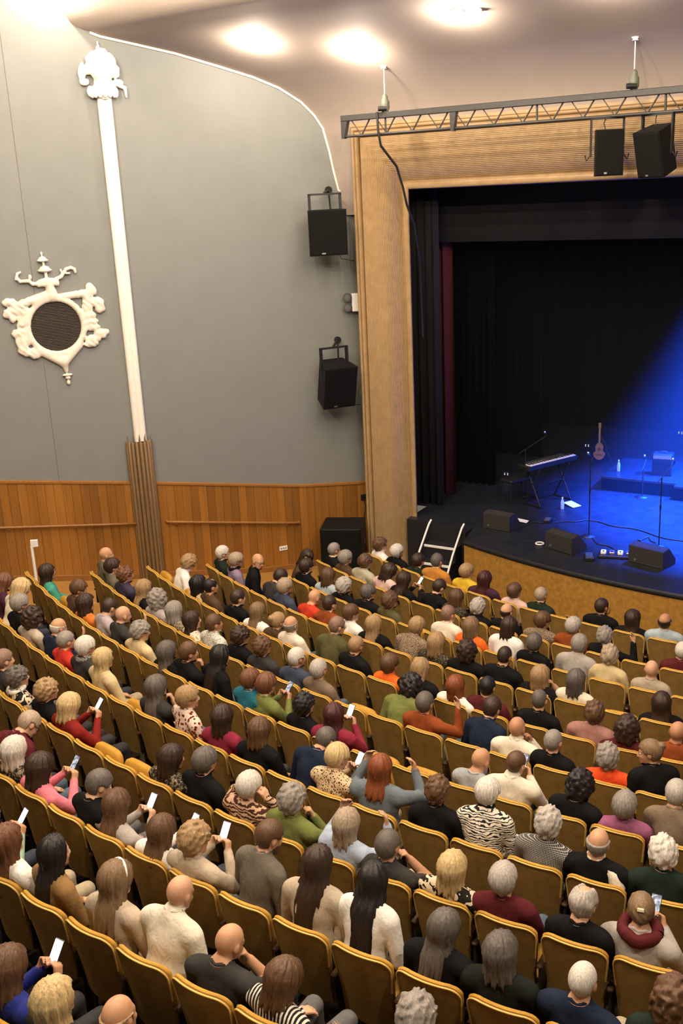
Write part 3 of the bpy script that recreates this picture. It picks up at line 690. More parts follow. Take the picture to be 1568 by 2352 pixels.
# ------------------------------------------------------------------ stage equipment
def wedge(S, D, yaw, w, label, k=1.0):
    r = empty('stage_monitor', stg(S, D, STAGE_Z), AXA+yaw)
    d, h = .40*k, .34*k; poly = [(-d/2, 0), (d/2, 0), (d/2, h*.30), (-d*.05, h), (-d/2, h*.92)]
    M = Matrix(((0, 0, 1, 0), (1, 0, 0, 0), (0, 1, 0, 0), (0, 0, 0, 1)))
    b = MB(); b.prism(poly, -w/2, w/2, M); b.build('cabinet', solid('monitor_paint', (.030, .028, .025), .65, spec=.2, bstr=.1, bscale=200), r)
    b = MB(); a = Vector((0, d/2, h*.30)); c = Vector((0, -d*.05, h)); e = (c-a); n = Vector((0, e.z, -e.y)).normalized()
    V = []
    for x in (-w/2+.02, w/2-.02):
        for t in (.06, .94):
            for o in (.0, .014): V.append(Vector((x, 0, 0)) + a + e*t + n*o*(1 if n.y > 0 else -1))
    b.add(V, [(0,1,3,2),(4,6,7,5),(0,4,5,1),(2,3,7,6),(1,5,7,3),(0,2,6,4)]); b.build('grille', M_GRILL, r)
    for x in (-w*.3,):
        b = MB(); b.lathe([(.022, -.01), (.018, .012)], Matrix.Translation((x, -d/2, h*.25)) @ Matrix.Rotation(math.pi/2, 4, 'X'), 8); b.build('connector', M_CHROME, r)
    b = MB(); b.box((-w/2+.03, -d/2-.008, h*.06), (w/2-.03, -d/2+.005, h*.14), None, .003); b.build('foot_rail', M_LIP, r)
    tag(r, label, 'stage monitor', 'wedge monitors along the stage front')
wedge(3.12, -.12, math.radians(-8), .56, 'dark wedge monitor at the far left of the stage front')
wedge(4.60, -.80, math.radians(-22), .60, 'dark wedge monitor in the middle of the stage front')
wedge(6.12, -.90, math.radians(-16), .64, 'dark wedge monitor at the right of the stage front, before a mic stand')
def mic(b, p, d):
    d = Vector(d).normalized(); p = Vector(p); b.tube([p, p+d*.13, p+d*.15], [.012, .016, .02], 8); 
def mic_stand(S, D, h, boom, label):
    r = empty('microphone_stand', stg(S, D, STAGE_Z)); b = MB(); b.lathe([(.14, 0), (.14, .012), (.03, .03)], None, 18); b.build('round_base', M_BLKPAINT, r)
    b = MB(); b.tube([(0, 0, .02), (0, 0, h)], .011, 8); b.build('pole', M_BLKPAINT, r)
    b = MB(); b.lathe([(.018, h*.55), (.018, h*.55+.07)], None, 8); b.build('clutch', M_BLKPAINT, r)
    tip = Vector((0, 0, h))
    if boom is not None:
        b = MB(); v = Vector(boom); b.tube([tip-v*.3, tip+v], .008, 6); b.build('boom_arm', M_BLKPAINT, r); tip = tip+v
    b = MB(); d = Vector((-.3, -.5, .35)).normalized(); b.tube([tip, tip+d*.16], [.011, .016], 8); b.build('microphone_body', M_BLKPAINT, r)
    b = MB(); b.lathe([(.005, -.028), (.024, -.012), (.026, .008), (.015, .026), (.003, .03)], Matrix.Translation(tip+d*.18), 12); b.build('microphone_head', M_CHROME, r)
    tag(r, label, 'microphone stand', 'microphone stands')
mic_stand(4.74, .04, 1.50, None, 'straight microphone stand between the keyboard and the middle monitor')
mic_stand(6.01, -.02, 1.25, (.25, .12, .22), 'boom microphone stand behind the right wedge monitor')
mic_stand(2.75, 2.05, .98, (.42, -.10, .30), 'boom microphone stand over the keyboard')
def keyboard():
    A = stg(3.02, 1.15, STAGE_Z); B = stg(3.62, 2.45, STAGE_Z); m = (A+B)/2; yaw = math.atan2((B-A).y, (B-A).x); Lk = 1.36
    r = empty('stage_piano', m, yaw); z = .78
    b = MB(); b.box((-Lk/2, -.16, z), (Lk/2, .16, z+.10), None, .015); b.build('case', M_BLKPAINT, r)
    b = MB(); b.box((-Lk/2+.06, -.15, z+.098), (Lk/2-.06, -.02, z+.112)); b.build('white_keys', solid('piano_white', (.85, .85, .85), .3), r)
    b = MB(); x = -Lk/2+.08; i = 0
    while x < Lk/2-.08:
        if i % 7 not in (2, 6): b.box((x, -.095, z+.111), (x+.012, -.022, z+.122))
        x += .0235; i += 1
    o = b.build('black_keys', M_LIP, r); o['kind'] = 'stuff'
    b = MB(); b.box((-.5, .02, z+.10), (.5, .14, z+.108)); b.build('control_panel', solid('panel_grey', (.05, .05, .055), .3), r)
    b = MB(); b.box((-.62, -.015, z+.107), (-.1, .0, z+.114)); b.build('light_strip', M_WHITE, r)
    for sx in (-.42, .42):
        for sy in (-1, 1):
            b = MB(); b.tube([(sx, .22*sy, .02), (sx, -.18*sy, z)], .018, 6); b.build('stand_leg', M_BLKPAINT, r)
        b = MB(); b.tube([(sx, -.24, .02), (sx, .24, .02)], .018, 6); b.build('stand_foot', M_BLKPAINT, r)
    b = MB(); b.tube([(-.42, 0, .4), (.42, 0, .4)], .014, 6); b.build('stand_crossbar', M_BLKPAINT, r)
    tag(r, 'black stage piano with white keys on a trestle stand', 'keyboard')
    r = empty('piano_stool', stg(2.75, 1.55, STAGE_Z), yaw); b = MB(); b.box((-.3, -.16, .46), (.3, .16, .53), None, .02); b.build('seat', M_LIP, r)
    for sx in (-.26, .26):
        for sy in (-.12, .12):
            b = MB(); b.tube([(sx, sy, 0), (sx, sy, .46)], .015, 6); b.build('leg', M_BLKPAINT, r)
    tag(r, 'low black stool behind the stage piano', 'stool')
keyboard()
def riser(S0, S1, D0, D1, h, label):
    r = empty('stage_riser', stg(S0, D0, STAGE_Z), AXA); b = MB(); b.box((0, 0, 0), (S1-S0, D1-D0, h-.05)); b.build('skirt', M_BLACK, r)
    b = MB(); b.box((-.01, -.01, h-.05), (S1-S0+.01, D1-D0+.01, h), None, .006); b.build('deck', M_STAGE, r); tag(r, label, 'riser', 'stage risers')
riser(4.05, 5.55, 3.0, 4.6, .30, 'left black riser platform at the back of the blue-lit stage')
riser(5.57, 9.0, 2.8, 4.6, .30, 'right black riser platform at the back of the blue-lit stage')
def bottle(S, D, z, label):
    r = empty('water_bottle', stg(S, D, z)); m, nt, b0 = nmat('clear_plastic'); b0.inputs['Base Color'].default_value = (.7, .8, .9, 1); b0.inputs['Roughness'].default_value = .15; b0.inputs['Transmission Weight'].default_value = .5
    b = MB(); b.lathe([(.032, 0), (.034, .01), (.034, .13), (.026, .17), (.014, .20), (.013, .22)], None, 14); b.build('bottle_body', m, r)
    b = MB(); b.lathe([(.016, .215), (.016, .24)], None, 10); b.build('cap', M_WHITE, r); tag(r, label, 'bottle', 'water bottles')
bottle(4.25, 3.5, STAGE_Z+.30, 'clear water bottle on the left riser near the guitar')
bottle(3.75, 1.45, STAGE_Z, 'clear water bottle on the floor beside the stage piano')
def guitar():
    r = empty('guitar', stg(3.40, 4.9, STAGE_Z), AXA+.3); M = Matrix.Translation((0, 0, .12)) @ Matrix.Scale(.85, 4) @ Matrix.Rotation(math.radians(78), 4, 'X')
    out = []
    for i in range(28):
        a = 2*math.pi*i/28; y = .23*math.sin(a); wv = .165 if math.sin(a) < 0 else .125
        x = wv*math.cos(a)*(1-.28*math.exp(-((math.sin(a)-.12)/.25)**2)); out.append((x, y+.23))
    b = MB(); b.prism(out, -.045, .045, M); b.build('body', wood('amber_guitar', (.10, .035, .01), (.18, .07, .02), objvar=0), r)
    b = MB(); b.lathe([(.045, .046), (.001, .047)], M @ Matrix.Translation((0, .28, 0)), 16); b.build('sound_hole', M_LIP, r)
    b = MB(); b.box((-.026, .44, .03), (.026, .84, .055), M, .006); b.build('neck', M_COL, r)
    b = MB(); b.box((-.036, .84, .02), (.036, .98, .045), M, .006); b.build('headstock', M_COL, r)
    b = MB(); b.box((-.07, .12, .045), (.07, .15, .055), M); b.build('bridge', M_LIP, r)
    tag(r, 'acoustic guitar leaning upright on a stand at the back of the stage', 'guitar')
    s = empty('guitar_stand', stg(3.42, 5.02, STAGE_Z), AXA+.3)
    for a in (-.25, .25):
        b = MB(); b.tube([(0, .02, .62), (a, -.12, 0)], .010, 6); b.build('leg', M_BLKPAINT, s)
    b = MB(); b.tube([(0, .02, .62), (0, .30, 0)], .010, 6); b.build('leg', M_BLKPAINT, s)
    tag(s, 'black tubular stand holding the acoustic guitar', 'guitar stand')
guitar()
def amp():
    r = empty('combo_amplifier', stg(5.15, 3.55, STAGE_Z+.30), AXA+.1); b = MB(); b.box((-.20, -.13, 0), (.20, .13, .46), None, .02); b.build('cabinet', M_BLKPAINT, r)
    b = MB(); b.box((-.18, -.14, .03), (.18, -.128, .34), None, .004); b.build('speaker_cloth', M_GRILL, r)
    b = MB(); b.box((-.18, -.14, .36), (.18, -.128, .43)); b.build('control_panel', M_CHROME, r)
    b = MB(); b.tube([(-.08, 0, .46), (-.06, 0, .49), (.06, 0, .49), (.08, 0, .46)], .010, 6); b.build('handle', M_RUBBER, r)
    tag(r, 'black guitar combo amplifier standing on the left riser', 'amplifier')
    mic_stand(4.95, 2.80, .62, (.12, .22, .12), 'low microphone stand before the combo amplifier')
amp()
def paper(S, D, z, w, h, rz, label):
    b = MB(); M = Matrix.Translation(stg(S, D, z)) @ Matrix.Rotation(rz, 4, 'Z') @ Matrix.Rotation(.12, 4, 'X'); b.box((-w/2, -h/2, 0), (w/2, h/2, .004), M); tag(b.build('paper_sheet', M_WHITE), label, 'paper', 'white papers on stage')
paper(3.86, 1.72, STAGE_Z+.03, .21, .30, .5, 'white sheet of paper on the floor beside the stage piano')
paper(3.34, .36, STAGE_Z+.03, .16, .22, 1.1, 'small white paper behind the far left wedge monitor')
def pedals():
    r = empty('pedal_board', stg(5.50, -.80, STAGE_Z), AXA+.25); b = MB(); b.box((-.3, -.14, 0), (.3, .14, .05), None, .008); b.build('board', M_LIP, r)
    for i, x in enumerate((-.22, -.08, .06, .2)):
        b = MB(); b.box((x-.045, -.07, .05), (x+.045, .07, .095), None, .008); p = b.build('pedal', M_CHROME if i % 2 else M_WHITE, r)
        b = MB(); b.lathe([(.014, .095), (.012, .11)], Matrix.Translation((x, -.04, 0)), 8); b.build('foot_switch', M_BLKPAINT, p)
    tag(r, 'pedal board with shiny effect pedals left of the right wedge monitor', 'pedal board')
    r = empty('effect_pedal', stg(3.78, .55, STAGE_Z), AXA); b = MB(); b.box((-.06, -.09, 0), (.06, .09, .06), None, .01); b.build('housing', M_BLKPAINT, r)
    b = MB(); b.box((-.05, -.06, .06), (.05, .06, .075), Matrix.Rotation(.1, 4, 'X')); b.build('foot_plate', M_CHROME, r); tag(r, 'small foot pedal on the floor below the stage piano', 'pedal')
    r = empty('effect_pedal', stg(5.12, -1.12, STAGE_Z), AXA+.4); b = MB(); b.box((-.08, -.12, 0), (.08, .12, .07), None, .012); b.build('housing', M_BLKPAINT, r)
    b = MB(); b.box((-.06, -.1, .07), (.06, .1, .085), Matrix.Rotation(.12, 4, 'X')); b.build('foot_plate', solid('blue_plate', (.05, .08, .2), .3), r); tag(r, 'dark rocker pedal near the stage edge left of the pedal board', 'pedal')
    b = MB(); b.tube([stg(4.09+.07*math.cos(a), -.72+.07*math.sin(a), STAGE_Z+.02) for a in [2*math.pi*i/20 for i in range(21)]], .014, 6, False); tag(b.build('tape_roll', M_WHITE), 'white ring of tape on the stage front left of the middle monitor', 'tape')
pedals()
def led(S, D, z, label):
    r = empty('led_panel', stg(S, D, z), AXA); b = MB(); b.box((-.07, -.02, -.04), (.07, .02, .04), None, .01); b.build('housing', M_LIP, r)
    for x in (-.035, .035):
        for zz in (-.015, .015):
            b = MB(); b.lathe([(.009, -.006), (.006, .006)], Matrix.Translation((x, -.022, zz)) @ Matrix.Rotation(math.pi/2, 4, 'X'), 8); b.build('led', MAT['led_glow'], r)
    b = MB(); b.tube([(0, 0, -.06), (0, 0, STAGE_Z-z)], .01, 6); b.build('post', M_BLKPAINT, r)
    tag(r, label, 'lamp', 'small four-dot stage lamps')
emit('led_glow', (.75, .85, 1.0), 2.0)
led(1.95, 3.0, STAGE_Z+.14, 'small lamp with four white dots low left of the stage piano')
led(2.9, 5.6, STAGE_Z+.25, 'small lamp with four white dots deep behind the stage piano')
led(4.8, 6.5, STAGE_Z+.5, 'small lamp with four white dots at the back right of the guitar')
led(5.6, 6.0, STAGE_Z+.5, 'small lamp with four white dots at the back right edge')
def cables():
    C = [([(3.9, .5), (4.4, .9), (5.2, .75), (6.2, .4), (7.4, .2)], 'long black cable running across the blue stage floor'), ([(4.74, 0), (5.1, -.35), (5.6, -.6), (5.9, -.55)], 'black cable from the straight mic stand to the pedal board'),
         ([(6.0, -.05), (5.75, .35), (5.6, .15), (5.8, -.1), (5.65, -.3)], 'curled black cable at the foot of the boom mic stand'), ([(3.1, -.3), (3.4, -.1), (3.5, .35), (3.75, .5)], 'black cable by the far left wedge monitor')]
    for pts, lab in C:
        P = []
        for (a, c) in zip(pts[:-1], pts[1:]):
            for i in range(8): t = i/8; P.append(stg(a[0]+(c[0]-a[0])*t, a[1]+(c[1]-a[1])*t+.05*math.sin(t*math.pi*2), STAGE_Z+.012))
        b = MB(); b.tube(P, .012, 5); tag(b.build('floor_cable', M_RUBBER), lab, 'cable', 'cables on the stage floor')
cables()

# ------------------------------------------------------------------ things by the wall
def subwoofer():
    r = empty('subwoofer', (.02, 19.35, 0), math.radians(-9)); b = MB(); b.box((-.40, -.42, 0), (.40, .36, 1.06), None, .02); b.build('cabinet', M_CAB, r)
    b = MB(); b.box((-.36, -.435, .06), (.36, -.415, 1.0), None, .006); b.build('grille', M_GRILL, r)
    for sx in (-.405, .405):
        b = MB(); b.box((sx-.006, -.1, .62), (sx+.006, .1, .74)); b.build('handle', M_LIP, r)
    tag(r, 'large black subwoofer cabinet standing at the foot of the proscenium', 'loudspeaker')
    p = wallp(6.98, .04, 1.28); r = empty('cable_socket', p); R = Matrix.Rotation(math.atan2(WT.y, WT.x), 4, 'Z')
    b = MB(); b.box((-.06, -.025, -.06), (.06, .02, .06), R, .006); b.build('box', M_BLKPAINT, r)
    b = MB(); b.tube([R @ Vector((0, -.03, -.05)), R @ Vector((.02, -.05, -.2)), R @ Vector((-.03, -.05, -.4))], .008, 5); b.build('lead', M_RUBBER, r); tag(r, 'small black cable socket on the panelling beside the proscenium', 'socket')
    p = wallp(5.2, .045, .50); r = empty('wall_socket', p); b = MB(); b.box((-.085, -.012, -.045), (.085, .01, .045), R, .004); b.build('plate', M_WHITE, r)
    for x in (-.045, 0, .045):
        b = MB(); b.lathe([(.014, -.002), (.013, .002)], R @ Matrix.Translation((x, -.013, 0)) @ Matrix.Rotation(math.pi/2, 4, 'X'), 8); b.build('socket_hole', M_GREYMETAL, r)
    tag(r, 'white wall socket plate low on the wood panelling', 'socket')
    r = empty('row_sign_post', (-5.10, 16.22, .78)); b = MB(); b.tube([(0, 0, 0), (0, 0, 1.15)], .025, 8); b.build('post', M_WHITE, r)
    b = MB(); b.box((-.01, -.02, 1.13), (.11, .02, 1.25), Matrix.Rotation(.1, 4, 'Z'), .004); b.build('sign_plate', M_WHITE, r)
    b = MB(); b.lathe([(.10, 0), (.10, .01), (.03, .02)], None, 12); b.build('foot', M_WHITE, r); tag(r, 'white post with a small square plate in the side aisle', 'post')
subwoofer()

# ------------------------------------------------------------------ stage light and haze
def blue_light():
    src = stg(7.6, 2.2, 7.9); tgt = stg(6.9, 1.9, STAGE_Z)
    def spot(src, tgt, power, ang, blend, col=(.010, .085, 1.0), size=.12):
        ld = bpy.data.lights.new('blue_spot', 'SPOT'); ld.energy = power; ld.color = col; ld.spot_size = ang; ld.spot_blend = blend; ld.shadow_soft_size = size
        o = bpy.data.objects.new('blue_spot_light', ld); link(o); o.location = src; o.rotation_euler = (tgt-src).to_track_quat('-Z', 'Y').to_euler()
        r = empty('stage_spotlight', src); d = (tgt-src).normalized(); M = frame2((0, 0, 0), d.cross(Vector((0, 0, 1))), -d)
        b = MB(); b.lathe([(.10, .02), (.11, .0), (.11, .28), (.06, .34)], M @ Matrix.Translation((0, 0, .08)), 14); b.build('lamp_body', M_BLKPAINT, r)
        b = MB(); b.tube([(0, 0, .1), (0, 0, 9.15-src.z)], .02, 6); b.build('hanger', M_BLKPAINT, r); return r
    tag(spot(src, tgt, BLUE_POWER, math.radians(54), .8), 'black stage spotlight throwing the blue beam', 'spotlight', 'blue stage spotlights')
    tag(spot(stg(9.5, 4.6, 7.9), stg(7.0, 3.6, STAGE_Z), BLUE_POWER*.7, math.radians(52), .6), 'black stage spotlight throwing blue onto the risers', 'spotlight', 'blue stage spotlights')
    m = bpy.data.materials.new('stage_haze'); m.use_nodes = True; nt = m.node_tree; nt.nodes.remove(nt.nodes['Principled BSDF'])
    vs = nt.nodes.new('ShaderNodeVolumeScatter'); vs.inputs['Density'].default_value = .008; vs.inputs['Anisotropy'].default_value = .2; vs.inputs['Color'].default_value = (.9, .93, 1, 1)
    nt.links.new(vs.outputs[0], nt.nodes['Material Output'].inputs['Volume'])
    b = MB(); R = Matrix.Translation(stg(1.3, .85, 0)) @ Matrix.Rotation(AXA, 4, 'Z'); b.box((0, 0, STAGE_Z+.05), (12, 7.5, 8.9), R)
    tag(b.build('stage_haze', m), 'thin blue-lit haze filling the stage', 'haze', kind='stuff')
blue_light()
# ------------------------------------------------------------------ theatre seats
def velour(name, col, rough=.8, var=.2):
    m, nt, b = nmat(name); v = coords(nt); n = noise(nt, v, 9, 5, .65); n2 = noise(nt, v, 260, 2)
    nt.links.new(ramp(nt, n, [(.3, sh(col, 1-var)), (.7, sh(col, 1+var))]), b.inputs['Base Color'])
    b.inputs['Roughness'].default_value = rough; b.inputs['Specular IOR Level'].default_value = .25
    b.inputs['Sheen Weight'].default_value = .15; b.inputs['Sheen Tint'].default_value = (*sh(col, 2.2), 1)
    bump(nt, b, n2, .25, .003); MAT[name] = m; return m
M_BACK = velour('brown_back_velour', (.26, .152, .036))
M_GOLD = velour('gold_velour', (.46, .245, .032), .65)
M_PIPE = solid('gold_edge_piping', (.70, .46, .12), .4, var=.08)
M_SEATDARK = solid('seat_standard_metal', (.022, .016, .012), .5)
M_ARMWOOD = solid('armrest_dark_wood', (.06, .03, .012), .4)
HB, WB, RC = SEAT_TOP, .238, .085          # top height, half width, corner radius
ZB = .34
def zt_(x):
    e = abs(x)-(WB-RC)
    return HB - (0 if e <= 0 else RC-math.sqrt(max(0, RC*RC-e*e))) - .012*(x/WB)**2
def by(x, z):    # plan bulge towards the rear and recline
    return -.048*(1-(x/WB)**2) + .024 + .155*(HB-z)*.9 - .03*max(0, (z-.8))
def wz(z): return 1 - .13*max(0., min(1., (HB-.10-z)/.35))**1.2
def seat_slab(name, y0, y1, top=0., inset=0., edge=.008):
    xs = [-WB+inset, -WB+inset+.006, -WB+.02+inset] + [(-WB+.04+inset)+(2*WB-.08-2*inset)*i/10 for i in range(11)] + [WB-.02-inset, WB-inset-.006, WB-inset]
    nz = 7; b = MB(); lay = []
    for y in (y0, y1):
        rows = []
        for j in range(nz+1):
            row = []
            for x in xs:
                z = ZB + inset + (zt_(x)-inset*.6+top-ZB-inset)*(j/nz)**.8
                row.append(Vector((x*wz(z), by(x, z)+y, z)))
            rows.append(row)
        lay.append(rows)
    for rows in lay: b.grid(rows, True)
    def rim(rows): return [r[0] for r in rows] + rows[-1][1:-1] + [r[-1] for r in rows[::-1]] + rows[0][1:-1][::-1]
    a, c = rim(lay[0]), rim(lay[1])
    mid = [(p+q)/2 for p, q in zip(a, c)]; ctr = sum(mid, Vector())/len(mid)
    mid = [m+(m-ctr).normalized()*edge for m in mid]
    b.grid([a, mid, c], True, True)
    return b.mesh(name)
def seat_meshes():
    S = {}
    S['shell'] = seat_slab('back_shell', -.014, .004)
    S['cush'] = seat_slab('back_cushion', .004, .032, .008, .003, .010)
    b = MB(); N = 44; pts = []
    for i in range(N+1):
        t = i/N*2-1
        ang = t
        x = WB*math.sin(ang*math.pi/2)
        z = zt_(max(-WB+1e-4, min(WB-1e-4, x)))
        pts.append(Vector((x*wz(z)*1.0, by(x, z)-.014, z+.002)))
    lo = [Vector((-WB*wz(z)*1.0, by(WB, z)-.014, z)) for z in (.70, .78, .85)]; hi = [Vector((-p.x, p.y, p.z)) for p in lo[::-1]]
    b.tube(lo + pts + hi, .0070, 6); S['pipe'] = b.mesh('edge_piping')
    def pan(M):
        b = MB(); rows = []
        W, Dp = .225, .44
        for (ins, z) in ((.03, 0), (.0, .025), (0, .065), (.02, .09), (.07, .098)):
            ring = []
            for i in range(24):
                a = 2*math.pi*i/24; cx, cy = math.cos(a), math.sin(a); e = .45
                ring.append(M @ Vector((math.copysign(abs(cx)**e, cx)*(W-ins), math.copysign(abs(cy)**e, cy)*(Dp/2-ins)+Dp/2, z)))
            rows.append(ring)
        b.grid(rows, True, True); b.add(rows[0], [tuple(range(23, -1, -1))]); b.add(rows[-1], [tuple(range(24))]); return b.mesh('seat_cushion')
    S['pan'] = pan(Matrix.Translation((0, .14, .345)))
    S['fold'] = pan(Matrix.Translation((0, .235, .42)) @ Matrix.Rotation(math.radians(80), 4, 'X'))
    b = MB(); b.box((-.278, .06, 0), (-.248, .34, .05)); b.box((-.270, .10, .05), (-.256, .20, .60)); b.box((-.272, .06, .40), (-.254, .34, .62)); S['std'] = b.mesh('standard')
    b = MB(); b.box((-.288, .04, .62), (-.238, .36, .655), None, .012); S['arm'] = b.mesh('armrest')
    for k, m in (('shell', M_BACK), ('cush', M_GOLD), ('pipe', M_PIPE), ('pan', M_GOLD), ('fold', M_GOLD), ('std', M_SEATDARK), ('arm', M_ARMWOOD)): S[k].materials.append(m)
    return S
SEATM = seat_meshes()
def seat_pose(row, i):
    R, z, ph, _a, _b = ROWS[row-1]; th = ph + (i+.47)*PITCHW/R
    return arc(R, th, z), th      # local +y must point to the centre: rotation about z equals th
def place_seat(row, i, folded):
    p, th = seat_pose(row, i)
    r = empty('theatre_seat', p, th)
    for nm, k in (('back_shell', 'shell'), ('back_cushion', 'cush'), ('edge_piping', 'pipe'), ('seat_cushion', 'fold' if folded else 'pan'), ('standard', 'std'), ('armrest', 'arm')):
        link(bpy.data.objects.new(nm, SEATM[k]), r)
    return r
# ------------------------------------------------------------------ people
HC = np.array((0, .17, 1.21))           # head centre of the upright seated figure
def head_prims():
    h = lambda x, y, z: (x, HC[1]+y, HC[2]+z)
    P = [('e', h(0, -.012, .022), (.075, .096, .095), .01), ('e', h(0, .03, -.045), (.057, .066, .068), .03), ('c', h(-.02, .065, -.088), h(.02, .065, -.088), .020, .020, .02),
         ('c', h(0, .088, .012), h(0, .106, -.026), .008, .013, .010), ('e', h(-.013, .096, -.03), (.009, .012, .008), .006), ('e', h(.013, .096, -.03), (.009, .012, .008), .006),
         ('c', h(-.045, .062, .024), h(-.012, .080, .022), .012, .012, .012), ('c', h(.045, .062, .024), h(.012, .080, .022), .012, .012, .012),
         ('e', h(-.036, .062, -.026), (.022, .022, .022), .015), ('e', h(.036, .062, -.026), (.022, .022, .022), .015),
         ('c', h(-.016, .084, -.058), h(.016, .084, -.058), .008, .008, .006),
         ('e', h(-.077, -.008, -.008), (.010, .022, .031), .006), ('e', h(.077, -.008, -.008), (.010, .022, .031), .006)]
    return [(p, 'head') for p in P]
def hand_prims(wrist, d, n, side, curl):
    """wrist, direction of the hand, palm normal; curl 0 open .. 1 fist; the thumb leaves the side of the palm"""
    w = np.array(wrist, float); d = np.array(d, float); d /= np.linalg.norm(d); n = np.array(n, float); n -= d*(n@d); n /= np.linalg.norm(n); s = np.cross(d, n)*side
    P = []
    for o in (-.025, 0, .025): P.append(('c', tuple(w+d*.015+s*o*.6), tuple(w+d*.075+s*o), .017, .015, .01))
    for k, (o, L) in enumerate(((-.033, .060), (-.011, .073), (.011, .078), (.033, .068))):
        a = w+d*.08+s*o; t = curl*1.25+.15*(k % 2)*curl
        d1 = d*math.cos(t)+n*math.sin(t); b = a+d1*L*.52; t2 = t+curl*1.3+.1; d2 = d*math.cos(t2)+n*math.sin(t2); c = b+d2*L*.5
        P += [('c', tuple(a), tuple(b), .0100, .0092, .004), ('c', tuple(b), tuple(c), .0092, .0078, .004)]
    a = w+d*.025+s*.03; b = a+d*.03+s*.025+n*.015; c = b+d*.032+s*.004+n*.012
    P += [('c', tuple(a), tuple(b), .014, .0115, .008), ('c', tuple(b), tuple(c), .0115, .009, .004)]
    return P
ARMS = {   # shoulder is fixed: elbow, wrist, hand direction, palm normal, curl  (for the right arm, x positive)
    'rest':  ((.255, .235, .735), (.135, .43, .645), (-.25, .9, -.25), (0, -.2, -1), .35),
    'chin':  ((.225, .40, .80), (.095, .315, 1.035), (-.35, -.25, .9), (-.6, -.7, -.1), .85),
    'raise': ((.33, .30, .90), (.29, .36, 1.14), (-.05, .25, 1), (-.5, -.6, 0), .25),
    'phone': ((.235, .30, .80), (.085, .44, .965), (-.25, .45, .75), (-.9, -.2, .1), .75),
    'both':  ((.31, .37, .93), (.22, .43, 1.13), (-.2, .1, 1), (-.8, -.5, 0), .4),
    'ears':  ((.29, .33, 1.0), (.155, .235, 1.115), (-.35, -.2, .8), (-1, -.1, 0), .45),
}
POSES = {'rest': ('rest', 'rest'), 'chin': ('chin', 'rest'), 'raise': ('raise', 'rest'), 'phone': ('phone', 'phone'), 'both': ('both', 'both'), 'ears': ('ears', 'ears'), 'onephone': ('raise', 'rest')}
def body_prims(pose):
    P = head_prims()
    A = lambda g, *l: P.extend((p, g) for p in l)
    A('neck', ('c', (0, .142, 1.03), (0, .158, 1.14), .058, .050, .02))
    A('torso', ('e', (0, .158, .905), (.182, .122, .165), .04), ('e', (0, .195, .72), (.172, .140, .16), .06), ('c', (-.150, .145, 1.005), (.150, .145, 1.005), .070, .070, .05),
      ('c', (0, .140, 1.062), (-.14, .145, 1.025), .062, .056, .04), ('c', (0, .140, 1.062), (.14, .145, 1.025), .062, .056, .04))
    A('pelvis', ('e', (0, .245, .55), (.172, .145, .115), .05))
    for s in (-1, 1):
        A('thigh', ('c', (.09*s, .27, .525), (.125*s, .66, .52), .082, .062, .03))
        A('shin', ('c', (.125*s, .665, .505), (.12*s, .70, .12), .058, .042, .02))
        A('shoe', ('c', (.12*s, .69, .055), (.13*s, .86, .045), .045, .038, .02))
    for s, nm in ((1, POSES[pose][0]), (-1, POSES[pose][1])):
        el, wr, d, n, curl = ARMS[nm]; m = lambda v: (v[0]*s, v[1], v[2])
        A('upperarm', ('c', (.190*s, .145, .992), m(el), .069, .053, .03)); A('forearm', ('c', m(el), m(wr), .052, .035, .015))
        P.extend((p, 'hand') for p in hand_prims(m(wr), m(d), m(n), -s, curl))
    return P
GROUPS = ['head', 'neck', 'torso', 'pelvis', 'thigh', 'shin', 'shoe', 'upperarm', 'forearm', 'hand']
GMAT = {'head': 0, 'neck': 5, 'torso': 1, 'upperarm': 1, 'forearm': 2, 'hand': 0, 'pelvis': 3, 'thigh': 3, 'shin': 3, 'shoe': 4}
def axis(segs):
    out = []
    for a, b, h in segs: out += list(np.arange(a, b-1e-6, h))
    out.append(segs[-1][1]); return np.array(out, np.float32)
AXES = [axis([(-.46, -.13, .0115), (-.13, .13, .0075), (.13, .46, .0115)]), axis([(-.0, .56, .0085), (.56, 1.0, .02)]), axis([(-.02, .56, .02), (.56, .90, .012), (.90, 1.36, .0078)])]
BODY = {}
def cut_plane(V, T, co, no):
    me = mesh_np('tmp', V, T); bm = bmesh.new(); bm.from_mesh(me)
    bmesh.ops.bisect_plane(bm, geom=bm.verts[:]+bm.edges[:]+bm.faces[:], plane_co=co, plane_no=Vector(no).normalized())
    bmesh.ops.triangulate(bm, faces=bm.faces); bm.verts.index_update()
    V = np.array([v.co[:] for v in bm.verts]); T = np.array([[v.index for v in f.verts] for f in bm.faces], np.int32)
    bm.free(); bpy.data.meshes.remove(me); return V, T
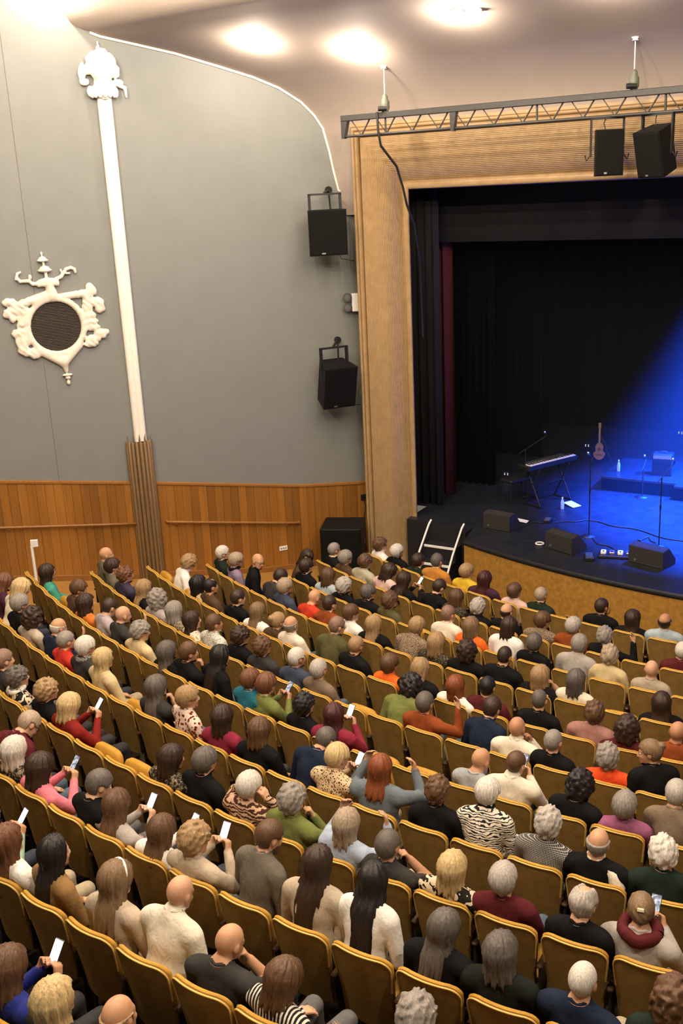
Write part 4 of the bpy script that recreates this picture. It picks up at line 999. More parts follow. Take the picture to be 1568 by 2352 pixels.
def body_template(pose, far):
    key = (pose, far)
    if key in BODY: return BODY[key]
    if ('raw', pose) not in BODY:
        pr = body_prims(pose); Fv = field([p for p, g in pr], AXES); BODY[('raw', pose)] = (*surface_nets(Fv, AXES), pr)
    V, Q, pr = BODY[('raw', pose)]
    V, T = decimate(V, Q, 4200 if far else 9000)
    V, T = cut_plane(V, T, (0, .147, 1.124), (0, -.22, 1))
    V = V.astype(np.float64); X = (V[:, 0], V[:, 1], V[:, 2]); best = np.full(len(V), 9.); lab = np.zeros(len(V), int)
    for p, g in pr:
        d = prim_eval(X, p); m = d < best; best[m] = d[m]; lab[m] = GROUPS.index(g)
    ti = GROUPS.index('torso'); nk = GROUPS.index('neck'); fl = lab[T]; L = np.where(fl[:, 1] == fl[:, 2], fl[:, 1], fl[:, 0])
    ce = V[T].mean(1); above = (ce[:, 2]-1.124) - .22*(ce[:, 1]-.147) > 0; tn = np.isin(L, [ti, nk])
    L = np.where(tn, np.where(above, nk, ti), L); L = np.where((L == 0) & (ce[:, 2] < 1.13) & ~above, ti, L)
    mi = np.array([GMAT[g] for g in GROUPS])[L]
    BODY[key] = (V, T, lab, mi); return BODY[key]
def sstep(a, b, x): t = np.clip((x-a)/(b-a), 0, 1); return t*t*(3-2*t)
NP_ = np.array((0, .150, 1.075)); HIP = np.array((0, .22, .52))
def head_matrix(yaw, pitch, roll):
    return np.array(Matrix.Rotation(yaw, 3, 'Z') @ Matrix.Rotation(pitch, 3, 'X') @ Matrix.Rotation(roll, 3, 'Y'))
def deform(V, wU, wH, lean, byaw, sc, Rh, wid):
    V = V.copy(); V[:, 0] *= 1+(wid-1)*(1-wH)
    Hd = (V-NP_) @ Rh.T + NP_
    V = V*(1-wH[:, None]) + Hd*wH[:, None]
    V[:, 2] += (np.clip(V[:, 2], .52, 1.08)-.52)*(sc-1)*wU
    a = -lean*wU; y = V[:, 1]-HIP[1]; z = V[:, 2]-HIP[2]
    V[:, 1] = HIP[1]+y*np.cos(a)-z*np.sin(a); V[:, 2] = HIP[2]+y*np.sin(a)+z*np.cos(a)
    b = byaw*wU; x = V[:, 0].copy(); y = V[:, 1]-HIP[1]
    V[:, 0] = x*np.cos(b)-y*np.sin(b); V[:, 1] = HIP[1]+x*np.sin(b)+y*np.cos(b)
    return V

# ---- hair, in head space (origin at the head centre, y forward, z up)
def hair_field(style, ax):
    P = (ax[0][:, None, None], ax[1][None, :, None], ax[2][None, None, :]); x, y, z = np.broadcast_arrays(*P)
    P = (x, y, z); seed = sum(map(ord, style))
    sk = lambda t, b=0: d_ell(P, (0, -.014-b*.3, .022), (.075+t, .096+t+b, .095+t))
    ang = np.arctan2(x, -(y+.02)); strand = np.sin(ang*26+2.5*wav(P, 22, seed)); clump = np.sin(ang*11+2*wav(P, 14, seed+1))
    def box(c, h, r): q = [np.abs(P[i]-c[i])-h[i]+r for i in range(3)]; return np.sqrt(sum(np.maximum(v, 0)**2 for v in q))+np.minimum(np.maximum(q[0], np.maximum(q[1], q[2])), 0)-r
    face = box((0, .135, -.065), (.066, .115, .118), .03)
    sides = np.minimum(box((-.09, .05, -.075), (.05, .075, .085), .02), box((.09, .05, -.075), (.05, .075, .085), .02))
    ears = np.minimum(box((-.09, -.01, -.02), (.03, .03, .042), .015), box((.09, -.01, -.02), (.03, .03, .042), .015))
    cut = lambda d, *bs: np.maximum(d, -np.minimum.reduce([b for b in bs])) if bs else d
    if style in ('short', 'receding', 'buzz'):
        t = {'short': .014, 'receding': .011, 'buzz': .0055}[style]
        d = sk(t) - (.0025*strand if style != 'buzz' else 0); d = np.maximum(d, -(z+.085+.25*(y+.06)))
        d = cut(d, face, sides, ears)
        if style == 'receding': d = np.maximum(d, -d_ell(P, (0, .05, .13), (.055, .075, .06)))
    elif style == 'fringe':
        d = sk(.010) - .002*strand; d = np.maximum(d, np.maximum(z-.03, -(z+.085))); d = np.maximum(d, y-.035); d = cut(d, face, ears)
    elif style == 'wispy':
        d = sk(.014) - .004*strand - .004*wav(P, 60, 5); d = np.maximum(d, -(z+.09)); d = np.maximum(d, y-.05); d = np.maximum(d, -d_ell(P, (0, -.01, .13), (.05, .075, .05))); d = cut(d, face, ears)
    elif style == 'crop':
        d = sk(.022, .006) - .004*strand - .003*clump; d = np.maximum(d, -(z+.095+.15*(y+.05))); d = cut(d, face, np.minimum.reduce([sides]))
    elif style == 'curlyshort':
        d = sk(.028, .004) - .0085*wav(P, 95, seed) - .004*wav(P, 180, 3); d = np.maximum(d, -(z+.095)); d = cut(d, face, sides)
    elif style == 'curly':
        d = smin(sk(.040, .004), d_ell(P, (0, -.03, -.06), (.105, .09, .09)), .04) - .012*wav(P, 85, seed) - .005*wav(P, 160, 3); d = np.maximum(d, -(z+.16)); d = cut(d, face)
    elif style in ('bun', 'updo'):
        d = sk(.013) - .0025*strand; d = np.maximum(d, -(z+.085)); d = cut(d, face, sides)
        if style == 'bun': d = smin(d, d_ell(P, (0, -.115, .06), (.04, .035, .04)) - .003*np.sin(z*160+x*90), .015)
        else: d = smin(d, d_ell(P, (0, -.105, .01), (.045, .03, .065)) - .004*np.sin(z*120+x*120), .02)
    else:
        bot = {'bob': -.155, 'shoulder': -.235, 'long': -.34, 'longback': -.46}[style]
        top = sk(.020, .006)
        wx = .088 + .012*sstep(0, -.15, z) if style != 'longback' else .090 + .02*sstep(0, -.12, z) - .03*sstep(-.2, -.46, z)
        yb = -.022 - (.0 if style == 'bob' else .03*sstep(-.08, -.2, z)); ry = np.where(y < 0, .098, .075) if style == 'bob' else np.where(y < yb, .085, .07)
        cyl = (np.sqrt((x/wx)**2+((y-yb)/ry)**2)-1)*.085
        cyl = np.maximum(cyl, np.maximum(z-.03, -(z-bot+.012*clump+.006*strand)))
        d = smin(top, cyl, .03) - .0045*strand - .004*clump
        d = cut(d, face)
        inner = np.maximum(d_ell(P, (0, .0, -.20), (.060, .06, .17)), -(-z-.05)) ; d = np.maximum(d, -inner)
        if style != 'bob': d = np.maximum(d, y-.045) if style == 'longback' else d
    return d.astype(np.float32)
HAIR = {}
def hair_mesh(style, far):
    key = (style, far)
    if key not in HAIR:
        if ('raw', style) not in HAIR:
            zl = {'shoulder': -.27, 'long': -.38, 'longback': -.50, 'curly': -.2}.get(style, -.19); h = .0075
            ax = [np.arange(-.155, .156, h).astype(np.float32), np.arange(-.18, .15, h).astype(np.float32), np.arange(zl, .18, h).astype(np.float32)]
            HAIR[('raw', style)] = surface_nets(hair_field(style, ax), ax)
        V, Q = HAIR[('raw', style)]; V, T = decimate(V, Q, 1500 if far else 3400); HAIR[key] = mesh_np('hair_'+style, V, T)
    return HAIR[key]
HCOL = dict(white=(.62, .57, .50), lgrey=(.42, .38, .33), grey=(.26, .23, .195), dgrey=(.105, .09, .075), sandygrey=(.36, .28, .19), sandy=(.33, .21, .10), dsandy=(.19, .12, .06), blond=(.55, .40, .19), brown=(.10, .05, .022), dbrown=(.035, .019, .011),
            black=(.012, .009, .008), auburn=(.13, .052, .022), auburnred=(.20, .055, .016), auburngrey=(.22, .13, .09), burgundy=(.055, .014, .013))
def hair_mat(c):
    nm = 'hair_'+c
    if nm in MAT: return MAT[nm]
    m, nt, b = nmat(nm); col = HCOL[c]; v = coords(nt, (60, 60, 7)); n = noise(nt, v, 2.2, 4, .6, .4)
    nt.links.new(ramp(nt, n, [(.25, sh(col, .55)), (.55, col), (.8, sh(col, 1.5))]), b.inputs['Base Color'])
    b.inputs['Roughness'].default_value = .45; b.inputs['Specular IOR Level'].default_value = .35; bump(nt, b, n, .6, .006); MAT[nm] = m; return m
SKIN = [solid('skin_%d' % i, c, .5, var=.08, scale=25, spec=.35) for i, c in enumerate(((.52, .28, .155), (.47, .245, .13), (.56, .315, .19), (.43, .215, .115)))]
TOP = dict(black=(.0065, .0065, .007), navy=(.010, .016, .034), charcoal=(.034, .032, .030), white=(.80, .77, .70), cream=(.74, .67, .53), buff=(.55, .44, .24), stone=(.38, .32, .24), beige=(.46, .38, .28), tan=(.22, .13, .05), taupe=(.17, .125, .085), umber=(.075, .045, .025),
           red=(.48, .035, .022), scarlet=(.50, .045, .020), brickred=(.17, .014, .010), maroon=(.085, .014, .016), raspberry=(.20, .020, .040), rust=(.23, .055, .015), orange=(.55, .16, .03), brightorange=(.80, .14, .02), flame=(.75, .08, .02), amber=(.45, .19, .035), yellow=(.66, .42, .035),
           teal=(.05, .26, .19), peacock=(.02, .13, .18), moss=(.14, .16, .045), olive=(.085, .078, .032), olivegrey=(.13, .115, .075), dgreen=(.012, .021, .015), blackgreen=(.011, .014, .010), sage=(.40, .38, .27), mint=(.25, .36, .24), denim=(.045, .055, .085), indigo=(.04, .035, .06),
           skyblue=(.36, .44, .47), lightblue=(.36, .43, .54), bluegrey=(.14, .17, .19), palebluegrey=(.33, .35, .36), royalblue=(.02, .03, .18), lavender=(.22, .165, .24), lilacgrey=(.40, .34, .34), mauve=(.27, .09, .17), plum=(.05, .018, .035), pink=(.62, .18, .22), palepink=(.64, .45, .39), dustypink=(.33, .17, .14),
           lightgrey=(.36, .33, .29), greybrown=(.125, .11, .085))
TOPNAME = dict(navy='navy top', charcoal='charcoal top', dgreen='dark green top', blackgreen='blackish green top', olivegrey='olive grey jacket', brickred='brick red sweater', brightorange='bright orange top', flame='flame orange top', moss='moss green top', peacock='peacock blue top', royalblue='deep blue top', lilacgrey='pale lilac grey shirt', palebluegrey='pale blue grey sweater',
               skyblue='pale blue top', lightblue='light blue shirt', bluegrey='blue grey sweater', palepink='pale pink top', dustypink='dusty pink top', lightgrey='light grey top', greybrown='grey brown sweater', denim='navy denim jacket', plaid='dark plaid shirt', floral='floral blouse', whiteprint='white speckled shirt', tweed='brown tweed top', blacksparkle='glittery black top', redleopard='red and white spotted blouse', leopard='leopard print top', zebra='black and white zebra print top', check='black and white checked jacket', darkprint='dark patterned top', tiger='brown striped blouse', bwprint='black and white printed top', stripes='black and white striped top')
def fabric(c):
    nm = 'cloth_'+c
    if nm in MAT: return MAT[nm]
    m, nt, b = nmat(nm); v = coords(nt); L = nt.links
    def vor(scale, feat='F1', vec=None, rand=1):
        n = nt.nodes.new('ShaderNodeTexVoronoi'); n.feature = feat; n.inputs['Scale'].default_value = scale; n.inputs['Randomness'].default_value = rand; L.new(vec or v, n.inputs['Vector']); return n.outputs['Distance']
    def wave(scale, dist, dirn='Z', vec=None):
        n = nt.nodes.new('ShaderNodeTexWave'); n.bands_direction = dirn; n.inputs['Scale'].default_value = scale; n.inputs['Distortion'].default_value = dist; n.inputs['Detail'].default_value = 2; n.inputs['Detail Scale'].default_value = 1.5; L.new(vec or v, n.inputs['Vector']); return n.outputs['Fac']
    if c in TOP:
        col = TOP[c]; out = ramp(nt, noise(nt, v, 7, 5, .6), [(.3, sh(col, .82)), (.7, sh(col, 1.15))])
    elif c == 'redleopard': out = ramp(nt, vor(26), [(.0, (.17, .02, .015)), (.40, (.70, .56, .45))], True)
    elif c == 'leopard': out = ramp(nt, vor(55), [(.0, (.02, .012, .008)), (.36, (.62, .46, .27))], True)
    elif c == 'zebra': out = ramp(nt, wave(9, 9, 'Z', coords(nt, (1, 1, 1.6))), [(.0, (.02, .02, .02)), (.36, (.72, .66, .54))], True)
    elif c == 'tiger': out = ramp(nt, wave(10, 8, 'Z'), [(.0, (.05, .02, .012)), (.45, (.48, .32, .20))], True)
    elif c == 'bwprint': out = ramp(nt, noise(nt, v, 15, 1, .4, 1.2), [(.0, (.015, .013, .012)), (.50, (.66, .55, .38))], True)
    elif c == 'stripes': out = ramp(nt, wave(11, 1.2, 'X'), [(.0, (.015, .015, .015)), (.55, (.68, .62, .52))], True)
    elif c == 'check':
        a = wave(24, 0, 'X'); d = wave(24, 0, 'Z'); mx = nt.nodes.new('ShaderNodeMath'); mx.operation = 'MAXIMUM'; L.new(a, mx.inputs[0]); L.new(d, mx.inputs[1]); out = ramp(nt, mx.outputs[0], [(.0, (.015, .015, .016)), (.86, (.42, .41, .36))], True)
    elif c == 'plaid':
        a = wave(9, 0, 'X'); d = wave(9, 0, 'Z'); mx = nt.nodes.new('ShaderNodeMath'); mx.operation = 'MAXIMUM'; L.new(a, mx.inputs[0]); L.new(d, mx.inputs[1]); out = ramp(nt, mx.outputs[0], [(.0, (.04, .035, .025)), (.8, (.26, .21, .14))])
    elif c == 'tweed': out = ramp(nt, noise(nt, v, 110, 3), [(.40, (.05, .03, .018)), (.60, (.36, .27, .18))])
    elif c == 'blacksparkle': out = ramp(nt, noise(nt, v, 90, 2), [(.52, (.014, .012, .010)), (.72, (.30, .25, .15))])
    elif c == 'darkprint': out = ramp(nt, noise(nt, v, 38, 2, .5, 1), [(.48, (.018, .015, .012)), (.62, (.30, .24, .16))])
    elif c == 'floral': out = ramp(nt, vor(34), [(.0, (.35, .05, .04)), (.22, (.40, .25, .05)), (.36, (.68, .60, .48))], True)
    elif c == 'whiteprint': out = ramp(nt, noise(nt, v, 75, 2), [(.40, (.22, .24, .20)), (.52, (.72, .68, .58))])
    L.new(out, b.inputs['Base Color']); b.inputs['Roughness'].default_value = .85; b.inputs['Specular IOR Level'].default_value = .1
    bump(nt, b, noise(nt, coords(nt, (1, 1, .6)), 13, 3, .55, .8), .55, .02); MAT[nm] = m; return m
PANTS = [solid('trouser_'+n, c, .85, bstr=.3, bscale=18) for n, c in (('black', (.014, .014, .015)), ('denim', (.055, .085, .115)), ('navy', (.02, .025, .04)), ('khaki', (.34, .28, .18)), ('grey', (.09, .09, .085)))]
M_SHOE = solid('dark_shoe', (.02, .016, .013), .5)
M_EYEW = solid('eye_white', (.75, .72, .68), .3, var=.02); M_LIPS = solid('lips', (.38, .14, .10), .5)
M_GLASS = solid('spectacle_frame', (.02, .015, .012), .3)
def small_meshes():
    S = {}
    b = MB(); b.lathe([(.001, -.0115), (.009, -.007), (.0118, 0), (.009, .007), (.001, .0115)], None, 10); S['eye'] = b.mesh('eye'); S['eye'].materials.append(M_EYEW)
    b = MB(); b.lathe([(.0055, .0), (.004, .0016), (.001, .002)], Matrix.Rotation(-math.pi/2, 4, 'X'), 10); S['iris'] = b.mesh('iris'); S['iris'].materials.append(solid('iris_brown', (.05, .03, .02), .2))
    b = MB(); b.tube([(-.022, .083, -.058), (-.011, .0915, -.0565), (0, .094, -.058), (.011, .0915, -.0565), (.022, .083, -.058)], [.002, .0048, .0055, .0048, .002], 6); S['mouth'] = b.mesh('mouth'); S['mouth'].materials.append(M_LIPS)
    b = MB()
    for s in (-1, 1):
        b.tube([(s*.033+.022*math.cos(a), .101-.16*abs(s*.033+.022*math.cos(a)), .008+.018*math.sin(a)) for a in [2*math.pi*i/14 for i in range(15)]], .0028, 5, False)
        b.tube([(s*.056, .091, .012), (s*.078, .06, .012), (s*.082, -.01, .008), (s*.080, -.03, -.01)], .0026, 5)
    b.tube([(-.011, .10, .012), (0, .103, .015), (.011, .10, .012)], .0025, 5); S['glasses'] = b.mesh('glasses'); S['glasses'].materials.append(M_GLASS)
    ax = [np.arange(-.11, .111, .0075).astype(np.float32), np.arange(-.08, .13, .0075).astype(np.float32), np.arange(-.16, .03, .0075).astype(np.float32)]
    P = np.broadcast_arrays(ax[0][:, None, None], ax[1][None, :, None], ax[2][None, None, :])
    d = smin(d_ell(P, (0, .036, -.06), (.061, .068, .068)), d_cone(P, (-.02, .068, -.095), (.02, .068, -.095), .024, .024), .03)-.003*wav(P, 120, 3); d = np.maximum(d, P[2]+.022-.4*np.maximum(0, .02-P[1])); d = np.maximum(d, -d_cone(P, (-.02, .10, -.052), (.02, .10, -.052), .016, .016))
    V, Q = surface_nets(d.astype(np.float32), ax); V, T = decimate(V, Q, 900); S['beard'] = mesh_np('beard', V, T)
    def torus(R, r, n, m, sq=1., tilt=0.):
        bb = MB(); bb.tube([(R*math.cos(a), R*sq*math.sin(a), tilt*math.sin(a)+.006*math.sin(a*5)) for a in [2*math.pi*i/n for i in range(n+1)]], r, m, False); return bb
    b = torus(.078, .030, 18, 8, .95, .018); S['scarf'] = b.mesh('scarf')
    b = torus(.066, .011, 18, 6, .95, .012); S['collar'] = b.mesh('collar')
    b = torus(.0625, .0140, 20, 8, .97, -.012); S['neckline'] = b.mesh('neckline')
    b = torus(.058, .020, 18, 8, .95, .006); S['roll'] = b.mesh('roll_neck')
    b = MB(); b.tube([(.092*math.cos(a), -.0+.02*math.sin(a), .022+.118*math.sin(a)) for a in [math.pi*i/14 for i in range(15)]], [.006]+[.010]*13+[.006], 6); S['band'] = b.mesh('head_band'); S['band'].materials.append(M_WHITE)
    b = MB(); b.box((-.022, -.012, -.012), (.022, .006, .012), None, .004); S['clip'] = b.mesh('hair_clip'); S['clip'].materials.append(solid('cream_clip', (.7, .62, .4), .3))
    return S
SM = small_meshes()
def phone(p, rot, label, lit, case=None):
    r = empty('smartphone', p); r.rotation_euler = rot
    b = MB(); b.box((-.038, -.005, -.078), (.038, .005, .078), None, .004); b.build('phone_body', solid('phone_black', (.02, .02, .022), .3), r)
    b = MB(); b.box((-.034, -.0062, -.072), (.034, -.0050, .072)); b.build('screen', MAT['screen_glow'] if lit == 1 else MAT['screen_dim'], r)
    tag(r, label, 'smartphone', 'smartphones held by the audience')
def screen_mats():
    for nm, st, sc in (('screen_glow', 2.2, 3), ('screen_dim', 1.0, 40)):
        m, nt, b = nmat(nm); v = coords(nt); c = ramp(nt, noise(nt, v, sc, 2), [(.35, (.9, .93, 1.0)), (.62, (.75, .82, 1.0) if st > 1.5 else (.12, .14, .2))])
        b.inputs['Base Color'].default_value = (.02, .02, .02, 1); nt.links.new(c, b.inputs['Emission Color']); b.inputs['Emission Strength'].default_value = st; MAT[nm] = m
screen_mats()
HAIRNAME = dict(short='short {c} hair', crop='cropped {c} hair', bob='{c} bob hair', curlyshort='short curly {c} hair', curly='thick curly {c} hair', long='long {c} hair', longback='very long {c} hair', shoulder='shoulder-length {c} hair', bun='{c} hair in a bun', updo='{c} pinned-up hair', fringe='a bald crown, {c} sides', receding='receding {c} hair', buzz='shaved {c} hair', wispy='wispy {c} hair', bald='a bald head')
CNAME = dict(lgrey='light grey', dgrey='dark grey', sandygrey='sandy grey', dsandy='dark blond', dbrown='dark brown', auburnred='red', auburngrey='reddish grey', burgundy='burgundy')
PEOPLE = """
1 0 0.04 -2 0.90 curlyshort brown white yaw=-15
1 1 0.02 -4 0.95 crop white black
1 2 0.07 -4 0.90 crop dbrown dgreen
1 3 -0.06 3 1.00 short dgrey amber
1 4 0.13 2 1.00 crop sandy yellow
1 5 -0.01 0 0.95 long burgundy plum
1 6 0.13 -4 0.90 crop brown palepink
1 7 0.04 3 0.90 short sandygrey dgreen
1 9 0.03 1 1.00 short dbrown black yaw=-15
1 10 0.02 -4 0.90 shoulder dbrown black
1 11 -0.04 -4 1.00 fringe dbrown skyblue
2 0 0.07 4 0.95 short grey black collar
2 1 0.02 -3 0.95 crop grey umber
2 2 -0.04 3 1.00 curlyshort brown sage
2 3 0.01 4 1.00 bob dbrown palepink yaw=-20 lookdown glasses
2 4 0.00 -4 1.00 long dbrown black pose=phone
2 5 0.10 7 1.00 short dbrown black lookdown
2 6 0.02 5 0.90 bob brown blacksparkle
2 7 -0.01 -4 0.90 curlyshort lgrey black
2 8 -0.02 -4 1.00 fringe dbrown black
2 9 0.01 6 0.90 crop brown tweed yaw=-20 glasses
2 10 0.01 2 1.00 crop lgrey rust
2 11 0.00 -1 0.95 curlyshort grey black pose=raise
2 13 -0.01 -3 1.00 short white maroon
3 0 -0.03 25 1.05 bob dbrown umber yaw=-110 tall
3 1 -0.02 1 0.95 crop dbrown black
3 2 0.04 2 0.95 bob brown skyblue
3 3 -0.00 -3 0.90 curlyshort lgrey black
3 4 -0.01 3 0.90 crop dgrey black
3 5 0.02 -1 0.95 curlyshort brown olive
3 7 0.03 8 1.00 short auburngrey cream
3 8 0.01 -4 1.00 bob dsandy brightorange
3 9 -0.02 12 1.09 bob dbrown white
3 10 -0.03 -4 1.00 crop dgrey black
3 11 0.02 8 1.09 crop grey lightgrey
3 12 -0.06 6 1.00 curlyshort sandygrey buff
3 13 -0.00 -0 0.95 bald skin stone
4 0 0.05 4 0.95 short white dgreen yaw=-10
4 1 0.06 2 1.00 crop sandygrey lavender scarf=black
4 2 -0.08 16 1.16 bald skin black yaw=-75 glasses tall
4 3 0.09 15 1.00 short dbrown charcoal lookdown
4 4 0.02 2 0.95 crop sandygrey denim
4 5 0.14 4 0.95 bald skin scarlet lookdown glasses
4 6 0.03 5 0.95 short dbrown rust
4 7 -0.00 3 0.95 crop brown white yaw=-15
4 8 -0.01 -3 0.95 long sandy black
4 9 -0.00 23 1.00 crop sandy tweed
4 10 0.03 1 0.95 bob sandy blacksparkle
4 11 0.02 -2 1.00 curly dbrown black
4 12 0.01 3 1.05 buzz dbrown black
4 13 0.05 -4 0.90 bob sandy black pose=chin
4 14 -0.00 -4 1.00 bob dgrey cream
4 16 -0.03 -4 0.90 shoulder dbrown black
5 1 0.03 23 0.95 curlyshort sandy white
5 3 0.01 -4 0.90 bob black buff
5 4 -0.13 -3 1.00 receding black umber
5 5 0.02 1 1.00 short dbrown black
5 6 0.02 -0 0.90 shoulder dsandy white
5 7 0.03 -4 0.95 bun sandy umber
5 8 -0.19 -3 1.00 fringe grey cream
5 9 -0.07 18 1.13 short auburngrey olive yaw=-15 glasses
5 10 -0.05 2 1.00 short sandy black
5 11 0.06 -4 0.90 crop brown brightorange
5 12 -0.04 -3 1.00 long sandy black lookdown
5 13 0.03 -4 0.90 bob auburnred white
5 14 -0.10 0 1.00 short black maroon
5 15 0.03 2 1.00 buzz dgrey black
5 16 0.15 2 1.00 curlyshort brown dustypink
5 17 0.01 -4 0.90 curly dbrown maroon
5 18 0.01 1 1.00 bald skin rust
6 0 -0.01 4 1.09 bald skin olivegrey yaw=-10 tall
6 1 -0.04 -1 1.00 crop dbrown olivegrey yaw=-10
6 2 -0.07 0 1.00 curlyshort auburn indigo
6 3 -0.01 3 0.90 shoulder sandy black
6 4 0.02 -1 0.90 curly grey lilacgrey
6 5 0.03 -4 0.90 bob grey plaid
6 6 0.02 -4 0.90 long dbrown floral yaw=-15
6 7 -0.07 2 1.00 short brown whiteprint yaw=-10
6 8 0.01 -0 1.00 curlyshort dbrown black
6 9 -0.03 -1 1.00 curlyshort brown charcoal
6 10 0.03 3 1.00 short white denim
6 11 -0.03 -2 1.00 short lgrey taupe
6 13 -0.01 33 1.00 curly black moss yaw=-15
6 14 -0.07 1 1.00 short dgrey rust pose=raise
6 15 0.06 25 1.05 short dbrown navy
6 16 0.01 3 1.00 bald skin cream pose=chin collar2
6 17 -0.07 -3 1.00 buzz grey black
6 18 -0.04 -4 0.95 curlyshort grey flame
6 19 -0.10 11 1.09 bun dsandy black yaw=100 tall
7 1 0.05 -3 0.90 long dbrown teal
7 3 0.00 9 0.90 crop brown umber yaw=-20
7 4 0.09 -3 0.90 bob dbrown orange
7 5 0.07 5 1.00 receding dbrown lilacgrey lookdown
7 6 -0.04 7 1.00 bald skin charcoal pose=raise
7 7 0.00 3 0.90 curlyshort grey buff yaw=-15
7 8 0.26 -4 0.90 long dgrey black
7 9 0.08 3 1.00 short brown black yaw=-15 pose=chin
7 10 -0.02 16 1.05 longback black black
7 11 0.22 3 1.00 crop auburn peacock
7 12 -0.06 3 1.00 crop auburn moss pose=phone
7 13 0.04 3 0.90 curlyshort black black
7 14 -0.03 -4 1.00 shoulder burgundy raspberry pose=phone
7 17 0.13 1 0.95 bald skin palebluegrey beard lookdown yaw=-10
7 18 -0.03 3 1.05 buzz brown cream pose=phone collar2
7 19 0.11 0 1.00 curly black black lookdown
7 20 0.02 -2 0.90 crop grey mauve
7 21 -0.10 14 1.09 short lgrey taupe
8 -4 -0.01 16 0.95 bob auburn plum
8 -3 -0.03 24 1.05 bob blond cream
8 -2 0.05 5 1.00 crop grey black
8 -1 -0.01 3 0.90 curly dbrown stone
8 0 0.09 12 0.95 fringe white navy pose=raise
8 1 -0.01 4 0.90 short grey red
8 2 -0.05 6 1.00 crop white charcoal scarf=bw
8 3 -0.06 2 1.05 long blond buff
8 5 -0.03 3 1.00 long dgrey charcoal pose=chin
8 6 -0.00 3 1.09 crop sandy redleopard yaw=-25 tall
8 7 0.03 2 1.00 bob dbrown raspberry
8 8 0.02 4 1.00 bob brown black
8 9 0.07 27 1.05 short dgrey navy lookdown
8 10 -0.05 6 1.00 crop blond leopard pose=phone
8 11 -0.05 5 1.09 shoulder auburnred bluegrey pose=both
8 12 0.03 6 1.00 curlyshort brown black
8 13 -0.04 18 1.09 crop white zebra collar2black
8 14 0.04 6 1.00 curlyshort lgrey check
8 15 -0.04 1 1.00 fringe grey black collar sweater
8 16 -0.04 7 1.00 curlyshort white dgreen
9 -2 -0.00 4 0.95 short auburngrey charcoal
9 -1 0.01 -4 0.95 curlyshort dgrey bwprint scarf=white
9 0 0.04 1 0.95 curlyshort sandy black
9 1 -0.01 -2 0.95 bob blond brickred pose=phone
9 4 0.08 -0 0.90 bob dbrown darkprint yaw=-20
9 5 -0.00 4 1.05 crop dgrey black
9 6 0.03 3 0.95 crop white tiger pose=ears
9 7 0.02 4 1.00 curlyshort grey moss pose=chin glasses
9 8 0.08 1 1.00 bob sandygrey lightblue pose=both
9 9 0.00 -4 0.95 short dgrey charcoal pose=chin
9 10 0.04 -4 0.95 bob blond bwprint
9 11 -0.07 -2 1.00 crop lgrey maroon
9 12 0.01 -4 1.00 wispy lgrey black lookdown
9 13 -0.10 5 1.00 updo dsandy lightgrey pose=phone scarf=maroon
10 -2 0.15 32 1.00 short sandygrey maroon lookdown glasses
10 -1 0.04 -0 0.90 bob white darkprint
10 0 -0.00 -4 0.90 bob dbrown pink pose=phone
10 1 0.20 3 1.00 short dgrey black yaw=-20 lookdown
10 2 0.03 -1 0.90 shoulder brown lightgrey pose=phone
10 3 0.08 -4 0.90 shoulder brown white pose=phone
10 4 -0.06 -4 1.00 curlyshort sandy beige pose=phone
10 5 -0.07 17 1.17 short brown greybrown yaw=-20 beard tall
10 6 -0.04 15 1.09 longback dbrown beige
10 7 -0.12 19 1.09 longback black white
10 8 0.00 5 1.00 long dgrey black yaw=-15
10 9 -0.08 2 1.00 bob dgrey blackgreen
10 10 -0.05 0 1.00 buzz white navy
10 11 -0.05 6 1.00 curly brown dgreen
11 -2 0.05 3 0.90 crop brown mint pose=phone
11 -1 0.02 -4 1.00 long auburn white
11 0 -0.07 5 1.00 longback black tan
11 1 0.04 9 1.00 long dsandy beige band
11 2 -0.00 19 1.05 bald skin cream collar2
11 3 0.05 3 0.95 bald skin charcoal pose=chin lookdown
11 4 0.03 -2 0.90 bob brown stripes lookdown yaw=-15
11 6 -0.10 5 1.00 curlyshort grey charcoal
12 -1 -0.09 -4 1.00 bob brown royalblue pose=phone
12 0 -0.15 -4 1.00 bob blond charcoal
12 1 -0.25 5 1.00 fringe sandy black
"""
def parse_people():
    out = []
    for l in PEOPLE.strip().splitlines():
        t = l.split(); o = dict(row=int(t[0]), i=int(t[1]), s=float(t[2]), lean=math.radians(float(t[3])), sc=float(t[4]), hair=t[5], hc=t[6], top=t[7], opt={})
        for x in t[8:]:
            k, _, v = x.partition('='); o['opt'][k] = v or True
        out.append(o)
    return out
PPL = parse_people()
